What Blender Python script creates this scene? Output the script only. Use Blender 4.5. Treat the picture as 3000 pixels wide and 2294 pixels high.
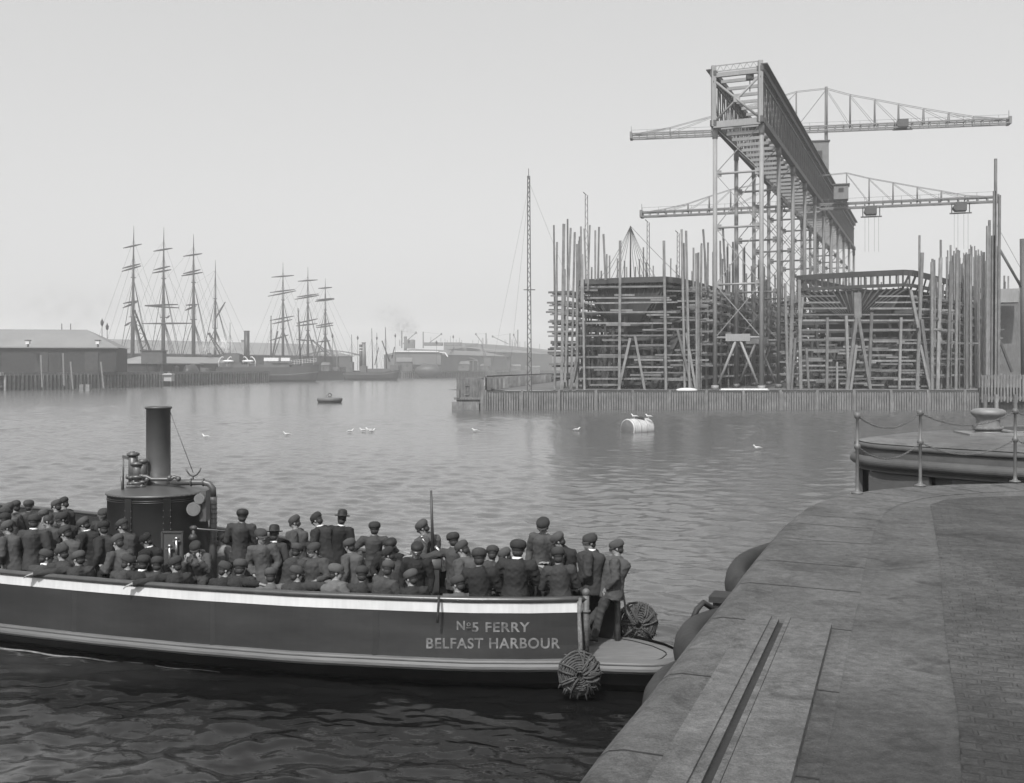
import bpy, math, random
import numpy as np
from mathutils import Vector, Matrix, noise
R = math.radians
rnd = random.Random(7)
for o in list(bpy.data.objects): bpy.data.objects.remove(o)
scene = bpy.context.scene
COL = scene.collection

# ---------------------------------------------------------------- camera
H = 5.4                      # eye height above the water
F = 3000.0                   # focal length in photo pixels (photo is 3000 wide)
HZ = 1083.0                  # horizon row of the photo
cam = bpy.data.cameras.new('camera'); camo = bpy.data.objects.new('camera', cam); COL.objects.link(camo)
camo.location = (0, 0, H); camo.rotation_euler = (R(90), 0, 0)
cam.sensor_width = 36; cam.lens = 36; cam.shift_y = -(1147 - HZ) / 3000
cam.clip_start = 0.1; cam.clip_end = 6000
scene.camera = camo
scene.cycles.volume_bounces = 2; scene.cycles.max_bounces = 8
scene.view_settings.view_transform = 'Standard'; scene.view_settings.look = 'None'
scene.view_settings.exposure = 0.66; scene.view_settings.gamma = 1

# ---------------------------------------------------------------- sky and sun
SUN_EL, SUN_AZ = R(48), R(196)      # azimuth the sun stands at, clockwise from +Y
w = bpy.data.worlds.new('World'); scene.world = w; w.use_nodes = True
nt = w.node_tree; nt.nodes.clear()
sky = nt.nodes.new('ShaderNodeTexSky'); sky.sky_type = 'NISHITA'; sky.sun_disc = False
sky.sun_elevation = SUN_EL; sky.sun_rotation = SUN_AZ
sky.air_density = 1.0; sky.dust_density = 5.0; sky.ozone_density = 1.0
bw = nt.nodes.new('ShaderNodeRGBToBW')
bg = nt.nodes.new('ShaderNodeBackground'); bg.inputs[1].default_value = 0.15
wo = nt.nodes.new('ShaderNodeOutputWorld')
fl = nt.nodes.new('ShaderNodeMath'); fl.operation = 'MULTIPLY_ADD'; fl.inputs[1].default_value = .42; fl.inputs[2].default_value = 1.85   # thin even overcast over the clear sky
nt.links.new(sky.outputs[0], bw.inputs[0]); nt.links.new(bw.outputs[0], fl.inputs[0]); nt.links.new(fl.outputs[0], bg.inputs[0]); nt.links.new(bg.outputs[0], wo.inputs[0])
sl = bpy.data.lights.new('sun', 'SUN'); sl.energy = 3.0; sl.angle = R(1.5); sl.color = (1, 0.995, 0.985)
so = bpy.data.objects.new('sun', sl); COL.objects.link(so)
sd = Vector((math.sin(SUN_AZ) * math.cos(SUN_EL), math.cos(SUN_AZ) * math.cos(SUN_EL), math.sin(SUN_EL)))
so.rotation_euler = (-sd).to_track_quat('-Z', 'Y').to_euler()

# ---------------------------------------------------------------- helpers
def at(px, py, Y):           # the point at depth Y that the photo shows at (px, py)
    return Vector(((px - 1500) / F * Y, Y, H - (py - HZ) / F * Y))
def onz(px, py, z):          # the point of height z seen at (px, py)
    return at(px, py, (H - z) * F / (py - HZ))

MATS = {}
def mat(name, v, rough=0.75, var=0.25, scale=3.0, bump=0.0, bscale=None, metal=0.0, objvar=0.0, spec=0.4, stretch=None, streak=0.0):
    if name in MATS: return MATS[name]
    m = bpy.data.materials.new(name); m.use_nodes = True; MATS[name] = m
    n = m.node_tree.nodes; l = m.node_tree.links; b = n['Principled BSDF']
    b.inputs['Roughness'].default_value = rough; b.inputs['Metallic'].default_value = metal
    b.inputs['Specular IOR Level'].default_value = spec
    tc = n.new('ShaderNodeTexCoord'); src = tc.outputs['Object']
    if stretch:
        mp = n.new('ShaderNodeMapping'); mp.inputs['Scale'].default_value = stretch
        l.new(src, mp.inputs[0]); src = mp.outputs[0]
    nz = n.new('ShaderNodeTexNoise'); nz.inputs['Scale'].default_value = scale; nz.inputs['Detail'].default_value = 6
    nz.inputs['Roughness'].default_value = 0.62
    l.new(src, nz.inputs['Vector'])
    mr = n.new('ShaderNodeMapRange'); mr.inputs[1].default_value = 0.25; mr.inputs[2].default_value = 0.75
    mr.inputs[3].default_value = v * (1 - var); mr.inputs[4].default_value = v * (1 + var)
    l.new(nz.outputs[0], mr.inputs[0]); out = mr.outputs[0]
    if objvar:
        oi = n.new('ShaderNodeObjectInfo'); m2 = n.new('ShaderNodeMapRange')
        m2.inputs[3].default_value = 1 - objvar; m2.inputs[4].default_value = 1 + objvar * 1.3
        l.new(oi.outputs['Random'], m2.inputs[0])
        mm = n.new('ShaderNodeMath'); mm.operation = 'MULTIPLY'; l.new(out, mm.inputs[0]); l.new(m2.outputs[0], mm.inputs[1]); out = mm.outputs[0]
    if streak:                # rain and rust runs
        mp = n.new('ShaderNodeMapping'); mp.inputs['Scale'].default_value = (6, 6, 0.5); l.new(tc.outputs['Object'], mp.inputs[0])
        n2 = n.new('ShaderNodeTexNoise'); n2.inputs['Scale'].default_value = 2; n2.inputs['Detail'].default_value = 5; l.new(mp.outputs[0], n2.inputs['Vector'])
        m3 = n.new('ShaderNodeMapRange'); m3.inputs[1].default_value = .35; m3.inputs[2].default_value = .7; m3.inputs[3].default_value = 1 - streak; m3.inputs[4].default_value = 1 + streak
        l.new(n2.outputs[0], m3.inputs[0])
        mm = n.new('ShaderNodeMath'); mm.operation = 'MULTIPLY'; l.new(out, mm.inputs[0]); l.new(m3.outputs[0], mm.inputs[1]); out = mm.outputs[0]
    l.new(out, b.inputs['Base Color'])
    if bump:
        n3 = n.new('ShaderNodeTexNoise'); n3.inputs['Scale'].default_value = bscale or scale * 4; n3.inputs['Detail'].default_value = 8
        l.new(src, n3.inputs['Vector'])
        bp = n.new('ShaderNodeBump'); bp.inputs['Strength'].default_value = 1.0; bp.inputs['Distance'].default_value = bump
        l.new(n3.outputs[0], bp.inputs['Height']); l.new(bp.outputs[0], b.inputs['Normal'])
    return m

M_iron = mat('painted_iron', 0.17, 0.6, 0.25, 0.6, bump=0.01, streak=.15)
M_irondark = mat('dark_iron', 0.035, 0.5, 0.3, 1.0, bump=0.004)
M_irongrey = mat('grey_iron', 0.10, 0.55, 0.3, 0.5, streak=.2)
M_timber = mat('weathered_timber', 0.13, 0.85, 0.35, 0.8, bump=0.02, objvar=.3, streak=.2)
M_timberd = mat('dark_timber', 0.035, 0.85, 0.35, 0.8, bump=0.02, objvar=.3)
M_hullraw = mat('raw_plate', 0.018, 0.8, 0.5, 0.5, streak=.3)
M_black = mat('black_paint', 0.012, 0.35, 0.3, 2.0, bump=0.002, spec=.5)
M_white = mat('white_paint', 0.5, 0.5, 0.10, 1.5, streak=.06)
M_rope = mat('rope', 0.12, 0.9, 0.45, 18, bump=0.01, bscale=40)
M_roof = mat('shed_roof', 0.16, 0.8, 0.15, 0.1, streak=.06)
M_wall = mat('shed_wall', 0.02, 0.8, 0.3, 0.3, streak=.3)
M_far = mat('far_grey', 0.10, 0.8, 0.3, 0.05)
M_skin = mat('skin', 0.20, 0.6, 0.12, 20)

def tagprops(o, label=None, cat=None, group=None, kind=None):
    if label: o['label'] = label
    if cat: o['category'] = cat
    if group: o['group'] = group
    if kind: o['kind'] = kind
    return o
def thing(name, loc, label, cat, group=None, rz=0.0):
    o = bpy.data.objects.new(name, None); o.empty_display_size = .1; COL.objects.link(o)
    o.location = loc; o.rotation_euler = (0, 0, rz)
    return tagprops(o, label, cat, group)

class MB:
    def __init__(s): s.v = []; s.f = []; s.sm = []
    def add(s, vs, fs, smooth=False):
        b = len(s.v); s.v += [tuple(v) for v in vs]
        for f in fs: s.f.append(tuple(i + b for i in f)); s.sm.append(smooth)
        return s
    def box(s, c, size, rot=None):
        hx, hy, hz = size[0] / 2, size[1] / 2, size[2] / 2
        vs = [Vector((x, y, z)) for x in (-hx, hx) for y in (-hy, hy) for z in (-hz, hz)]
        if rot is not None:
            m = rot if isinstance(rot, Matrix) else Matrix.Rotation(rot, 3, 'Z')
            vs = [m @ v for v in vs]
        c = Vector(c)
        return s.add([v + c for v in vs], [(0, 1, 3, 2), (4, 6, 7, 5), (0, 4, 5, 1), (2, 3, 7, 6), (0, 2, 6, 4), (1, 5, 7, 3)])
    def bar(s, a, b, wd, hd=None):      # rectangular bar from a to b
        a = Vector(a); b = Vector(b); hd = hd or wd; d = b - a; L = d.length
        if L < 1e-6: return s
        z = d / L; up = Vector((0, 0, 1)) if abs(z.z) < .95 else Vector((0, 1, 0))
        x = up.cross(z).normalized(); y = z.cross(x)
        vs = [p + x * (sx * wd / 2) + y * (sy * hd / 2) for p in (a, b) for sx, sy in ((-1, -1), (1, -1), (1, 1), (-1, 1))]
        return s.add(vs, [(3, 2, 1, 0), (4, 5, 6, 7), (0, 1, 5, 4), (1, 2, 6, 5), (2, 3, 7, 6), (3, 0, 4, 7)])
    def tube(s, pts, r, n=8, cap=True, flat=1.0, smooth=True):
        pts = [Vector(p) for p in pts]; k = len(pts)
        rs = r if isinstance(r, (list, tuple)) else [r] * k
        px = None; rings = []
        for i, p in enumerate(pts):
            t = (pts[min(i + 1, k - 1)] - pts[max(i - 1, 0)])
            t = t.normalized() if t.length > 1e-9 else Vector((0, 0, 1))
            if px is None:
                up = Vector((0, 0, 1)) if abs(t.z) < .9 else Vector((1, 0, 0))
                px = up.cross(t).normalized()
            else:
                px = (px - t * px.dot(t)); px = px.normalized() if px.length > 1e-6 else Vector((1, 0, 0))
            py = t.cross(px)
            ri = rs[i]; rx, ry = ri if isinstance(ri, (list, tuple)) else (ri, ri * flat)
            rings.append([p + px * (rx * math.cos(2 * math.pi * j / n)) + py * (ry * math.sin(2 * math.pi * j / n)) for j in range(n)])
        vs = [v for rg in rings for v in rg]; fs = []
        for i in range(k - 1):
            for j in range(n):
                fs.append((i * n + j, i * n + (j + 1) % n, (i + 1) * n + (j + 1) % n, (i + 1) * n + j))
        s.add(vs, fs, smooth)
        if cap:
            b = len(s.v) - len(vs)
            s.f.append(tuple(b + j for j in range(n))[::-1]); s.sm.append(False)
            s.f.append(tuple(b + (k - 1) * n + j for j in range(n))); s.sm.append(False)
        return s
    def lathe(s, prof, c=(0, 0, 0), n=24, m=None, smooth=True):
        c = Vector(c); vs = []; fs = []
        for r, z in prof:
            for j in range(n):
                a = 2 * math.pi * j / n; v = Vector((r * math.cos(a), r * math.sin(a), z))
                if m is not None: v = m @ v
                vs.append(v + c)
        for i in range(len(prof) - 1):
            for j in range(n): fs.append((i * n + j, i * n + (j + 1) % n, (i + 1) * n + (j + 1) % n, (i + 1) * n + j))
        return s.add(vs, fs, smooth)
    def ball(s, c, r, n=12, m=None):
        r = r if isinstance(r, (tuple, list)) else (r, r, r); k = n // 2 + 1
        vs = []; fs = []; c = Vector(c)
        for i in range(k + 1):
            th = math.pi * i / k
            for j in range(n):
                a = 2 * math.pi * j / n
                v = Vector((r[0] * math.sin(th) * math.cos(a), r[1] * math.sin(th) * math.sin(a), -r[2] * math.cos(th)))
                if m is not None: v = m @ v
                vs.append(v + c)
        for i in range(k):
            for j in range(n): fs.append((i * n + j, i * n + (j + 1) % n, (i + 1) * n + (j + 1) % n, (i + 1) * n + j))
        return s.add(vs, fs, True)
    def torus(s, c, Rr, r, n=20, k=8, m=None):
        pts = []
        c = Vector(c); vs = []; fs = []
        for i in range(n):
            a = 2 * math.pi * i / n
            for j in range(k):
                b = 2 * math.pi * j / k
                v = Vector(((Rr + r * math.cos(b)) * math.cos(a), (Rr + r * math.cos(b)) * math.sin(a), r * math.sin(b)))
                if m is not None: v = m @ v
                vs.append(v + c)
        for i in range(n):
            for j in range(k): fs.append((i * k + j, ((i + 1) % n) * k + j, ((i + 1) % n) * k + (j + 1) % k, i * k + (j + 1) % k))
        return s.add(vs, fs, True)
    def strip(s, A, B, smooth=False):   # quads between two equally long polylines
        k = len(A); return s.add(list(A) + list(B), [(i, i + 1, k + i + 1, k + i) for i in range(k - 1)], smooth)
    def poly(s, pts): return s.add(pts, [tuple(range(len(pts)))])
    def build(s, name, material, parent=None, local=False, origin=None):
        me = bpy.data.meshes.new(name)
        off = Vector((0, 0, 0)); root = parent
        if parent is not None and not local:
            off = wloc(parent)
        elif origin is not None: off = Vector(origin)
        me.from_pydata([(v[0] - off[0], v[1] - off[1], v[2] - off[2]) for v in s.v], [], s.f)
        me.polygons.foreach_set('use_smooth', s.sm); me.update()
        if material: me.materials.append(material)
        o = bpy.data.objects.new(name, me); COL.objects.link(o)
        if parent is not None: o.parent = parent
        elif origin is not None: o.location = origin
        return o
def wloc(o):
    v = Vector((0, 0, 0))
    while o is not None: v = v + Vector(o.location); o = o.parent
    return v
def lerp(a, b, t): return a + (b - a) * t
def pin(x, xs, ys): return float(np.interp(x, xs, ys))
def copy_tree(o, parent=None):
    c = o.copy(); COL.objects.link(c); c.parent = parent
    for ch in list(o.children): copy_tree(ch, c)
    return c
# ================================================================ WATER
def build_water():
    ys = [1.5]
    while ys[-1] < 1900: ys.append(ys[-1] + max(0.06, ys[-1] * 0.0042))
    ys = np.array(ys); ts = np.linspace(-1.15, 1.15, 900)
    Yg, Tg = np.meshgrid(ys, ts, indexing='ij')
    X = Tg * (Yg + 6); Y = Yg
    rs = np.random.RandomState(3)
    Z = np.zeros_like(X); sp = np.maximum(0.06, Y * 0.0042)
    env = 0.75 + 0.5 * np.sin(X * .045 + 1.3 * np.sin(Y * .03) + .5) * np.sin(Y * .061 + .8 * np.sin(X * .05))
    for k in range(90):
        lam = 0.18 * (14 ** rs.rand())          # 0.22 .. 2.4 m
        ang = R(65) + rs.randn() * .55
        kx, ky = 2 * math.pi / lam * math.cos(ang), 2 * math.pi / lam * math.sin(ang)
        amp = 0.0026 * lam ** 0.85 * (1 + .9 * np.clip((Y - 22) / 40, 0, 1)) * (1 - (.62 if lam > .75 else -.25) * np.clip((20 - Y) / 5, 0, 1))
        fade = np.clip((lam / sp - 2.0) / 2.0, 0, 1)
        ph = kx * X + ky * Y + rs.rand() * 6.28 + 1.2 * np.sin(X * .35 * rs.rand() + rs.rand() * 6) + 1.2 * np.sin(Y * .4 * rs.rand() + rs.rand() * 6)
        Z += amp * fade * env * (np.sin(ph) + .35 * np.sin(2 * ph + 1.1))
    # churned wake beside the ferry, bottom left of the view
    d = np.exp(-(((X + 6.5) / 5.0) ** 2 + ((Y - 14.0) / 3.6) ** 2))
    for k in range(26):
        lam = 0.4 * (6 ** rs.rand()); ang = rs.rand() * 6.28
        kx, ky = 2 * math.pi / lam * math.cos(ang), 2 * math.pi / lam * math.sin(ang)
        Z += d * 0.008 * lam ** .7 * np.sin(kx * X + ky * Y + rs.rand() * 6 + 1.5 * np.sin(X * .9 + k) + 1.5 * np.sin(Y * .8 - k))
    Z *= 1 + .15 * np.exp(-((Y - 10) / 7.0) ** 2)
    n0, n1 = X.shape
    me = bpy.data.meshes.new('water')
    co = np.stack([X, Y, Z], -1).reshape(-1, 3).astype(np.float32)
    idx = np.arange(n0 * n1).reshape(n0, n1)
    q = np.stack([idx[:-1, :-1], idx[:-1, 1:], idx[1:, 1:], idx[1:, :-1]], -1).reshape(-1, 4)
    me.vertices.add(len(co)); me.vertices.foreach_set('co', co.ravel())
    me.loops.add(q.size); me.loops.foreach_set('vertex_index', q.ravel().astype(np.int32))
    me.polygons.add(len(q)); me.polygons.foreach_set('loop_start', (np.arange(len(q)) * 4).astype(np.int32))
    me.polygons.foreach_set('use_smooth', np.ones(len(q), bool)); me.update()
    m = bpy.data.materials.new('water'); m.use_nodes = True; n = m.node_tree.nodes; l = m.node_tree.links; b = n['Principled BSDF']
    b.inputs['Base Color'].default_value = (.006, .006, .006, 1); b.inputs['IOR'].default_value = 1.42
    b.inputs['Roughness'].default_value = .09
    tc = n.new('ShaderNodeTexCoord'); mp = n.new('ShaderNodeMapping'); mp.inputs['Scale'].default_value = (.6, 1.25, 1); mp.inputs['Rotation'].default_value = (0, 0, R(-12))
    l.new(tc.outputs['Object'], mp.inputs[0])
    last = None
    for sc, dist, det in ((1.3, .028, 4), (4.5, .008, 4), (14, .0012, 3)):
        z = n.new('ShaderNodeTexNoise'); z.inputs['Scale'].default_value = sc; z.inputs['Detail'].default_value = det; z.inputs['Distortion'].default_value = .4
        l.new(mp.outputs[0], z.inputs['Vector'])
        bp = n.new('ShaderNodeBump'); bp.inputs['Distance'].default_value = dist; bp.inputs['Strength'].default_value = 1
        l.new(z.outputs[0], bp.inputs['Height'])
        if last: l.new(last.outputs[0], bp.inputs['Normal'])
        last = bp
    big = n.new('ShaderNodeTexNoise'); big.inputs['Scale'].default_value = .035; big.inputs['Detail'].default_value = 3
    l.new(mp.outputs[0], big.inputs['Vector'])
    mr = n.new('ShaderNodeMapRange'); mr.inputs[1].default_value = .35; mr.inputs[2].default_value = .65; mr.inputs[3].default_value = .45; mr.inputs[4].default_value = 1
    l.new(big.outputs[0], mr.inputs[0]); l.new(mr.outputs[0], last.inputs['Strength'])
    l.new(last.outputs[0], b.inputs['Normal'])
    # silt and foam carried in the ferry's wake
    fo = n.new('ShaderNodeTexNoise'); fo.inputs['Scale'].default_value = 1.6; fo.inputs['Detail'].default_value = 9; fo.inputs['Roughness'].default_value = .7; fo.inputs['Distortion'].default_value = 1.4
    l.new(mp.outputs[0], fo.inputs['Vector'])
    sx = n.new('ShaderNodeVectorMath'); sx.operation = 'SUBTRACT'; sx.inputs[1].default_value = (-7.2, 13.6, 0); l.new(tc.outputs['Object'], sx.inputs[0])
    sc2 = n.new('ShaderNodeVectorMath'); sc2.operation = 'MULTIPLY'; sc2.inputs[1].default_value = (.24, .36, 0); l.new(sx.outputs[0], sc2.inputs[0])
    ln = n.new('ShaderNodeVectorMath'); ln.operation = 'LENGTH'; l.new(sc2.outputs[0], ln.inputs[0])
    md = n.new('ShaderNodeMapRange'); md.inputs[1].default_value = 1.0; md.inputs[2].default_value = 0; md.inputs[3].default_value = 0; md.inputs[4].default_value = 1; l.new(ln.outputs['Value'], md.inputs[0])
    fr = n.new('ShaderNodeMapRange'); fr.inputs[1].default_value = .42; fr.inputs[2].default_value = .75; fr.inputs[3].default_value = 0; fr.inputs[4].default_value = .09; l.new(fo.outputs[0], fr.inputs[0])
    mm = n.new('ShaderNodeMath'); mm.operation = 'MULTIPLY'; l.new(fr.outputs[0], mm.inputs[0]); l.new(md.outputs[0], mm.inputs[1])
    ad = n.new('ShaderNodeMath'); ad.operation = 'ADD'; ad.inputs[1].default_value = .006; l.new(mm.outputs[0], ad.inputs[0])
    # reflected sky brightness put into the far water colour, near water kept dark
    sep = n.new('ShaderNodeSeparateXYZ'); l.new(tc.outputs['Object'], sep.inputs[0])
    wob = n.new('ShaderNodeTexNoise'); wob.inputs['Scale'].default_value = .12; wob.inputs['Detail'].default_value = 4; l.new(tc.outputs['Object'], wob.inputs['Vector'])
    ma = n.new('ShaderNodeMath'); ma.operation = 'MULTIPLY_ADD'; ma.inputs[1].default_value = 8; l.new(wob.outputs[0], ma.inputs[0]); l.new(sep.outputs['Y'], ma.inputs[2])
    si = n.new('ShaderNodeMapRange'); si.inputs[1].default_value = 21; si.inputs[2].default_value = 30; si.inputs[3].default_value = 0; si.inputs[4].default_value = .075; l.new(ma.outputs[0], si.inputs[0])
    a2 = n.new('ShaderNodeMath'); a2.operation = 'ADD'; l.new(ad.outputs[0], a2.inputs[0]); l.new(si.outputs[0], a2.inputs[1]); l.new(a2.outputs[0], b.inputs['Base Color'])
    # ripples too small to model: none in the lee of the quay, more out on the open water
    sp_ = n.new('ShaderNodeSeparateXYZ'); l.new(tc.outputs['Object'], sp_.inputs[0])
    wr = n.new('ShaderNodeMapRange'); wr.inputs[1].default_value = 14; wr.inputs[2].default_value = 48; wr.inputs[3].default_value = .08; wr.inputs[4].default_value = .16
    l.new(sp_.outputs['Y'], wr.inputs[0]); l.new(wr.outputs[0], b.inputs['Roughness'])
    me.materials.append(m)
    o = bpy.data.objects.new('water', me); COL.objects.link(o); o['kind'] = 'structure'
build_water()

# ================================================================ NEAR QUAY
QZ = 3.7
E = [(-3.2, -6.0), (-.5, 2.0), (.23, 4.21), (.69, 5.4), (1.18, 6.69), (1.65, 7.89), (2.0, 8.82), (2.46, 10.0), (2.9, 11.1), (3.16, 11.7), (3.63, 12.7), (4.13, 13.5), (4.62, 14.05), (5.13, 14.5), (5.97, 14.96), (6.8, 15.2), (7.8, 15.32), (9.5, 15.4), (14, 15.4), (24, 15.4)]
def smooth_poly(P, sub=6):
    out = []
    for i in range(len(P) - 1):
        p0 = Vector(P[max(i - 1, 0)]); p1 = Vector(P[i]); p2 = Vector(P[i + 1]); p3 = Vector(P[min(i + 2, len(P) - 1)])
        for k in range(sub):
            t = k / sub
            out.append(.5 * ((2 * p1) + (p2 - p0) * t + (2 * p0 - 5 * p1 + 4 * p2 - p3) * t * t + (3 * p1 - p0 - 3 * p2 + p3) * t ** 3))
    out.append(Vector(P[-1])); return out
ES = smooth_poly(E, 4)
def normals(P):
    N = []
    for i in range(len(P)):
        t = (P[min(i + 1, len(P) - 1)] - P[max(i - 1, 0)]).normalized(); N.append(Vector((-t.y, t.x)))
    return N
EN = normals(ES)          # outward, towards the water
def offs(d, z): return [Vector((p.x + n.x * d, p.y + n.y * d, z)) for p, n in zip(ES, EN)]
def ground_mat(name, v, brick=False):
    m = bpy.data.materials.new(name); m.use_nodes = True; n = m.node_tree.nodes; l = m.node_tree.links; b = n['Principled BSDF']
    b.inputs['Roughness'].default_value = .8; b.inputs['Specular IOR Level'].default_value = .35
    tc = n.new('ShaderNodeTexCoord'); mp = n.new('ShaderNodeMapping'); mp.inputs['Rotation'].default_value = (0, 0, R(21) if brick else R(10))
    l.new(tc.outputs['Object'], mp.inputs[0])
    def nz(sc, det, ro=.6, vec=None, dis=0):
        z = n.new('ShaderNodeTexNoise'); z.inputs['Scale'].default_value = sc; z.inputs['Detail'].default_value = det; z.inputs['Roughness'].default_value = ro; z.inputs['Distortion'].default_value = dis
        l.new(vec or mp.outputs[0], z.inputs['Vector']); return z.outputs[0]
    def rng(s, a, b_, c, d):
        q = n.new('ShaderNodeMapRange'); q.inputs[1].default_value = a; q.inputs[2].default_value = b_; q.inputs[3].default_value = c; q.inputs[4].default_value = d; l.new(s, q.inputs[0]); return q.outputs[0]
    def mul(a, b_):
        q = n.new('ShaderNodeMath'); q.operation = 'MULTIPLY'; l.new(a, q.inputs[0]); l.new(b_, q.inputs[1]); return q.outputs[0]
    blot = rng(nz(.7, 6, .7, dis=.8), .3, .7, .5, 1.4)
    fine = mul(rng(nz(16, 8, .75), .3, .7, .6, 1.4), rng(nz(90, 4, .7), .35, .65, .75, 1.25))
    col = mul(blot, fine)
    worn = rng(nz(2.6, 6, .7, dis=1.0), .54, .68, 1.0, .5); col = mul(col, worn)
    mulv = n.new('ShaderNodeMath'); mulv.operation = 'MULTIPLY'; mulv.inputs[1].default_value = v; l.new(col, mulv.inputs[0]); c = mulv.outputs[0]
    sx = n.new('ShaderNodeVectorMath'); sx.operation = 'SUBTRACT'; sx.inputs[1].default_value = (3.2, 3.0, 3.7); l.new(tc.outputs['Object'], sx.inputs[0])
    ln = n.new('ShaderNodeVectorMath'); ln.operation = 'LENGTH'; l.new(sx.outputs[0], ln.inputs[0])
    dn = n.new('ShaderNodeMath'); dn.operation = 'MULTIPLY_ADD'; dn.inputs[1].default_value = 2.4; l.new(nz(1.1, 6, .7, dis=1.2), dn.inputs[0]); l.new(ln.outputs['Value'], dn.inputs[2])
    c = mul(c, rng(dn.outputs[0], 2.3, 4.3, .38, 1.0))     # vignetting and dirt of the near corner put into the colour
    bp1 = n.new('ShaderNodeBump'); bp1.inputs['Distance'].default_value = .03; l.new(nz(5, 8, .65), bp1.inputs['Height'])
    bp2 = n.new('ShaderNodeBump'); bp2.inputs['Distance'].default_value = .008; l.new(nz(40, 6, .7), bp2.inputs['Height']); l.new(bp1.outputs[0], bp2.inputs['Normal'])
    lastn = bp2.outputs[0]
    if brick:
        wob = n.new('ShaderNodeTexNoise'); wob.inputs['Scale'].default_value = 1.7; l.new(mp.outputs[0], wob.inputs['Vector'])
        sc = n.new('ShaderNodeVectorMath'); sc.operation = 'SCALE'; sc.inputs['Scale'].default_value = .07; l.new(wob.outputs['Color'], sc.inputs[0])
        ad = n.new('ShaderNodeVectorMath'); ad.operation = 'ADD'; l.new(mp.outputs[0], ad.inputs[0]); l.new(sc.outputs[0], ad.inputs[1])
        br = n.new('ShaderNodeTexBrick'); br.inputs['Scale'].default_value = 1; br.inputs['Brick Width'].default_value = .17; br.inputs['Row Height'].default_value = .095
        br.inputs['Mortar Size'].default_value = .016; br.inputs['Mortar Smooth'].default_value = .6; l.new(ad.outputs[0], br.inputs['Vector'])
        br.inputs['Color1'].default_value = (.8, .8, .8, 1); br.inputs['Color2'].default_value = (1.1, 1.1, 1.1, 1); br.inputs['Mortar'].default_value = (.9, .9, .9, 1)
        gt = n.new('ShaderNodeRGBToBW'); l.new(br.outputs['Color'], gt.inputs[0]); c = mul(c, gt.outputs[0])
        bp3 = n.new('ShaderNodeBump'); bp3.invert = True; bp3.inputs['Distance'].default_value = .008; l.new(br.outputs['Fac'], bp3.inputs['Height']); l.new(lastn, bp3.inputs['Normal']); lastn = bp3.outputs[0]
    l.new(c, b.inputs['Base Color']); l.new(lastn, b.inputs['Normal'])
    return m
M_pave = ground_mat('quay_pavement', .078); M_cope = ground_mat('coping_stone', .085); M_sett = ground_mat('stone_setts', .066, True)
mb = MB()
inner = offs(-.95, QZ)
mb.poly([v for v in inner] + [Vector((24, -6, QZ))])
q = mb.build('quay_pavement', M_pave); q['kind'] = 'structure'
# coping: rounded nose, face of the wall
mb = MB()
prof = [(-.97, QZ + .004), (-.5, QZ + .012), (-.14, QZ + .018), (-.07, QZ + .004), (-.025, QZ - .03), (0, QZ - .08), (0, QZ - .42)]
A = [offs(d, z) for d, z in prof]
for a, b in zip(A[:-1], A[1:]): mb.strip(a, b, True)
q = mb.build('quay_coping', M_cope); q['kind'] = 'structure'
mb = MB(); mb.strip(offs(-.004, QZ - .42), offs(-.06, -1.5), False)
q = mb.build('quay_wall', M_timberd); q['kind'] = 'structure'
mb = MB(); k = 9
while k < len(ES) - 6:          # joints between the coping stones
    for (d0, z0), (d1, z1) in zip(prof[:-2], prof[1:-1]):
        def jp(dd_, zz, sft): p = ES[k] + EN[k] * dd_; tg = Vector((EN[k].y, -EN[k].x)) * sft; return Vector((p.x + tg.x, p.y + tg.y, zz + .0025))
        wj = .007; mb.add([jp(d0, z0, -wj), jp(d0, z0, wj), jp(d1, z1, wj), jp(d1, z1, -wj)], [(0, 1, 2, 3)])
    k += (3, 4, 3, 5)[k % 4]
q = mb.build('coping_joints', mat('joint_dirt', .02, .95, .4, 6)); q['kind'] = 'structure'
# baulk, track groove and the raised slab along the edge
def strip_between(P0, P1, P2, P3, z): return [Vector((*p, z)) for p in (P0, P1, P2, P3)]
def prism(mb, base, h):
    t = [Vector((v.x, v.y, v.z + h)) for v in base]; n = len(base)
    mb.poly(t); 
    for i in range(n): mb.add([base[i], base[(i + 1) % n], t[(i + 1) % n], t[i]], [(0, 1, 2, 3)])
d = Vector((1.11, 2.95, 0)).normalized(); r_ = Vector((d.y, -d.x, 0))
base0 = Vector((.04, 2.2, QZ + .004)); L = 4.98
def rail(mb, o0, o1, h, l0=-6, l1=L):
    a = base0 + r_ * o0 + d * l0; b = base0 + r_ * o1 + d * l0; c = base0 + r_ * o1 + d * l1; e = base0 + r_ * o0 + d * l1
    prism(mb, [a, b, c, e], h)
mb = MB(); rail(mb, -.20, -.052, .045); rail(mb, -.052, -.004, .030)
M_rail = ground_mat('worn_rail_bed', .11); M_groove = mat('rusty_rail', .018, .6, .3, 5, bump=.004)
tr = thing('track_rail', base0 + d * 2, 'sunken iron track rail and flat kerb slab set along the stone quay edge', 'rail')
mb.build('baulk', M_rail, tr)
mb = MB(); rail(mb, .045, .075, .05, -6, L - .02); mb.build('rail_lip', M_rail, tr)
mb = MB(); rail(mb, -.004, .045, .012, -6, L - .05); mb.build('groove', M_groove, tr)
mb = MB(); rail(mb, .08, .34, .055, -6, L - .12); mb.build('slab', M_rail, tr)
# setts lane
mb = MB()
zs = QZ + .006
pts = [(1.0, 2.2), (1.85, 4.21), (2.18, 5.0), (2.56, 6.0), (2.88, 6.82), (3.91, 9.37), (5.0, 12.2), (5.25, 12.85), (5.6, 13.3), (6.1, 13.6), (6.8, 13.75), (7.8, 13.7), (9, 13.6), (24, 13.6), (24, -6), (-2, -6)]
mb.poly([Vector((x, y, zs)) for x, y in pts])
q = mb.build('stone_setts', M_sett); q['kind'] = 'structure'

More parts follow.
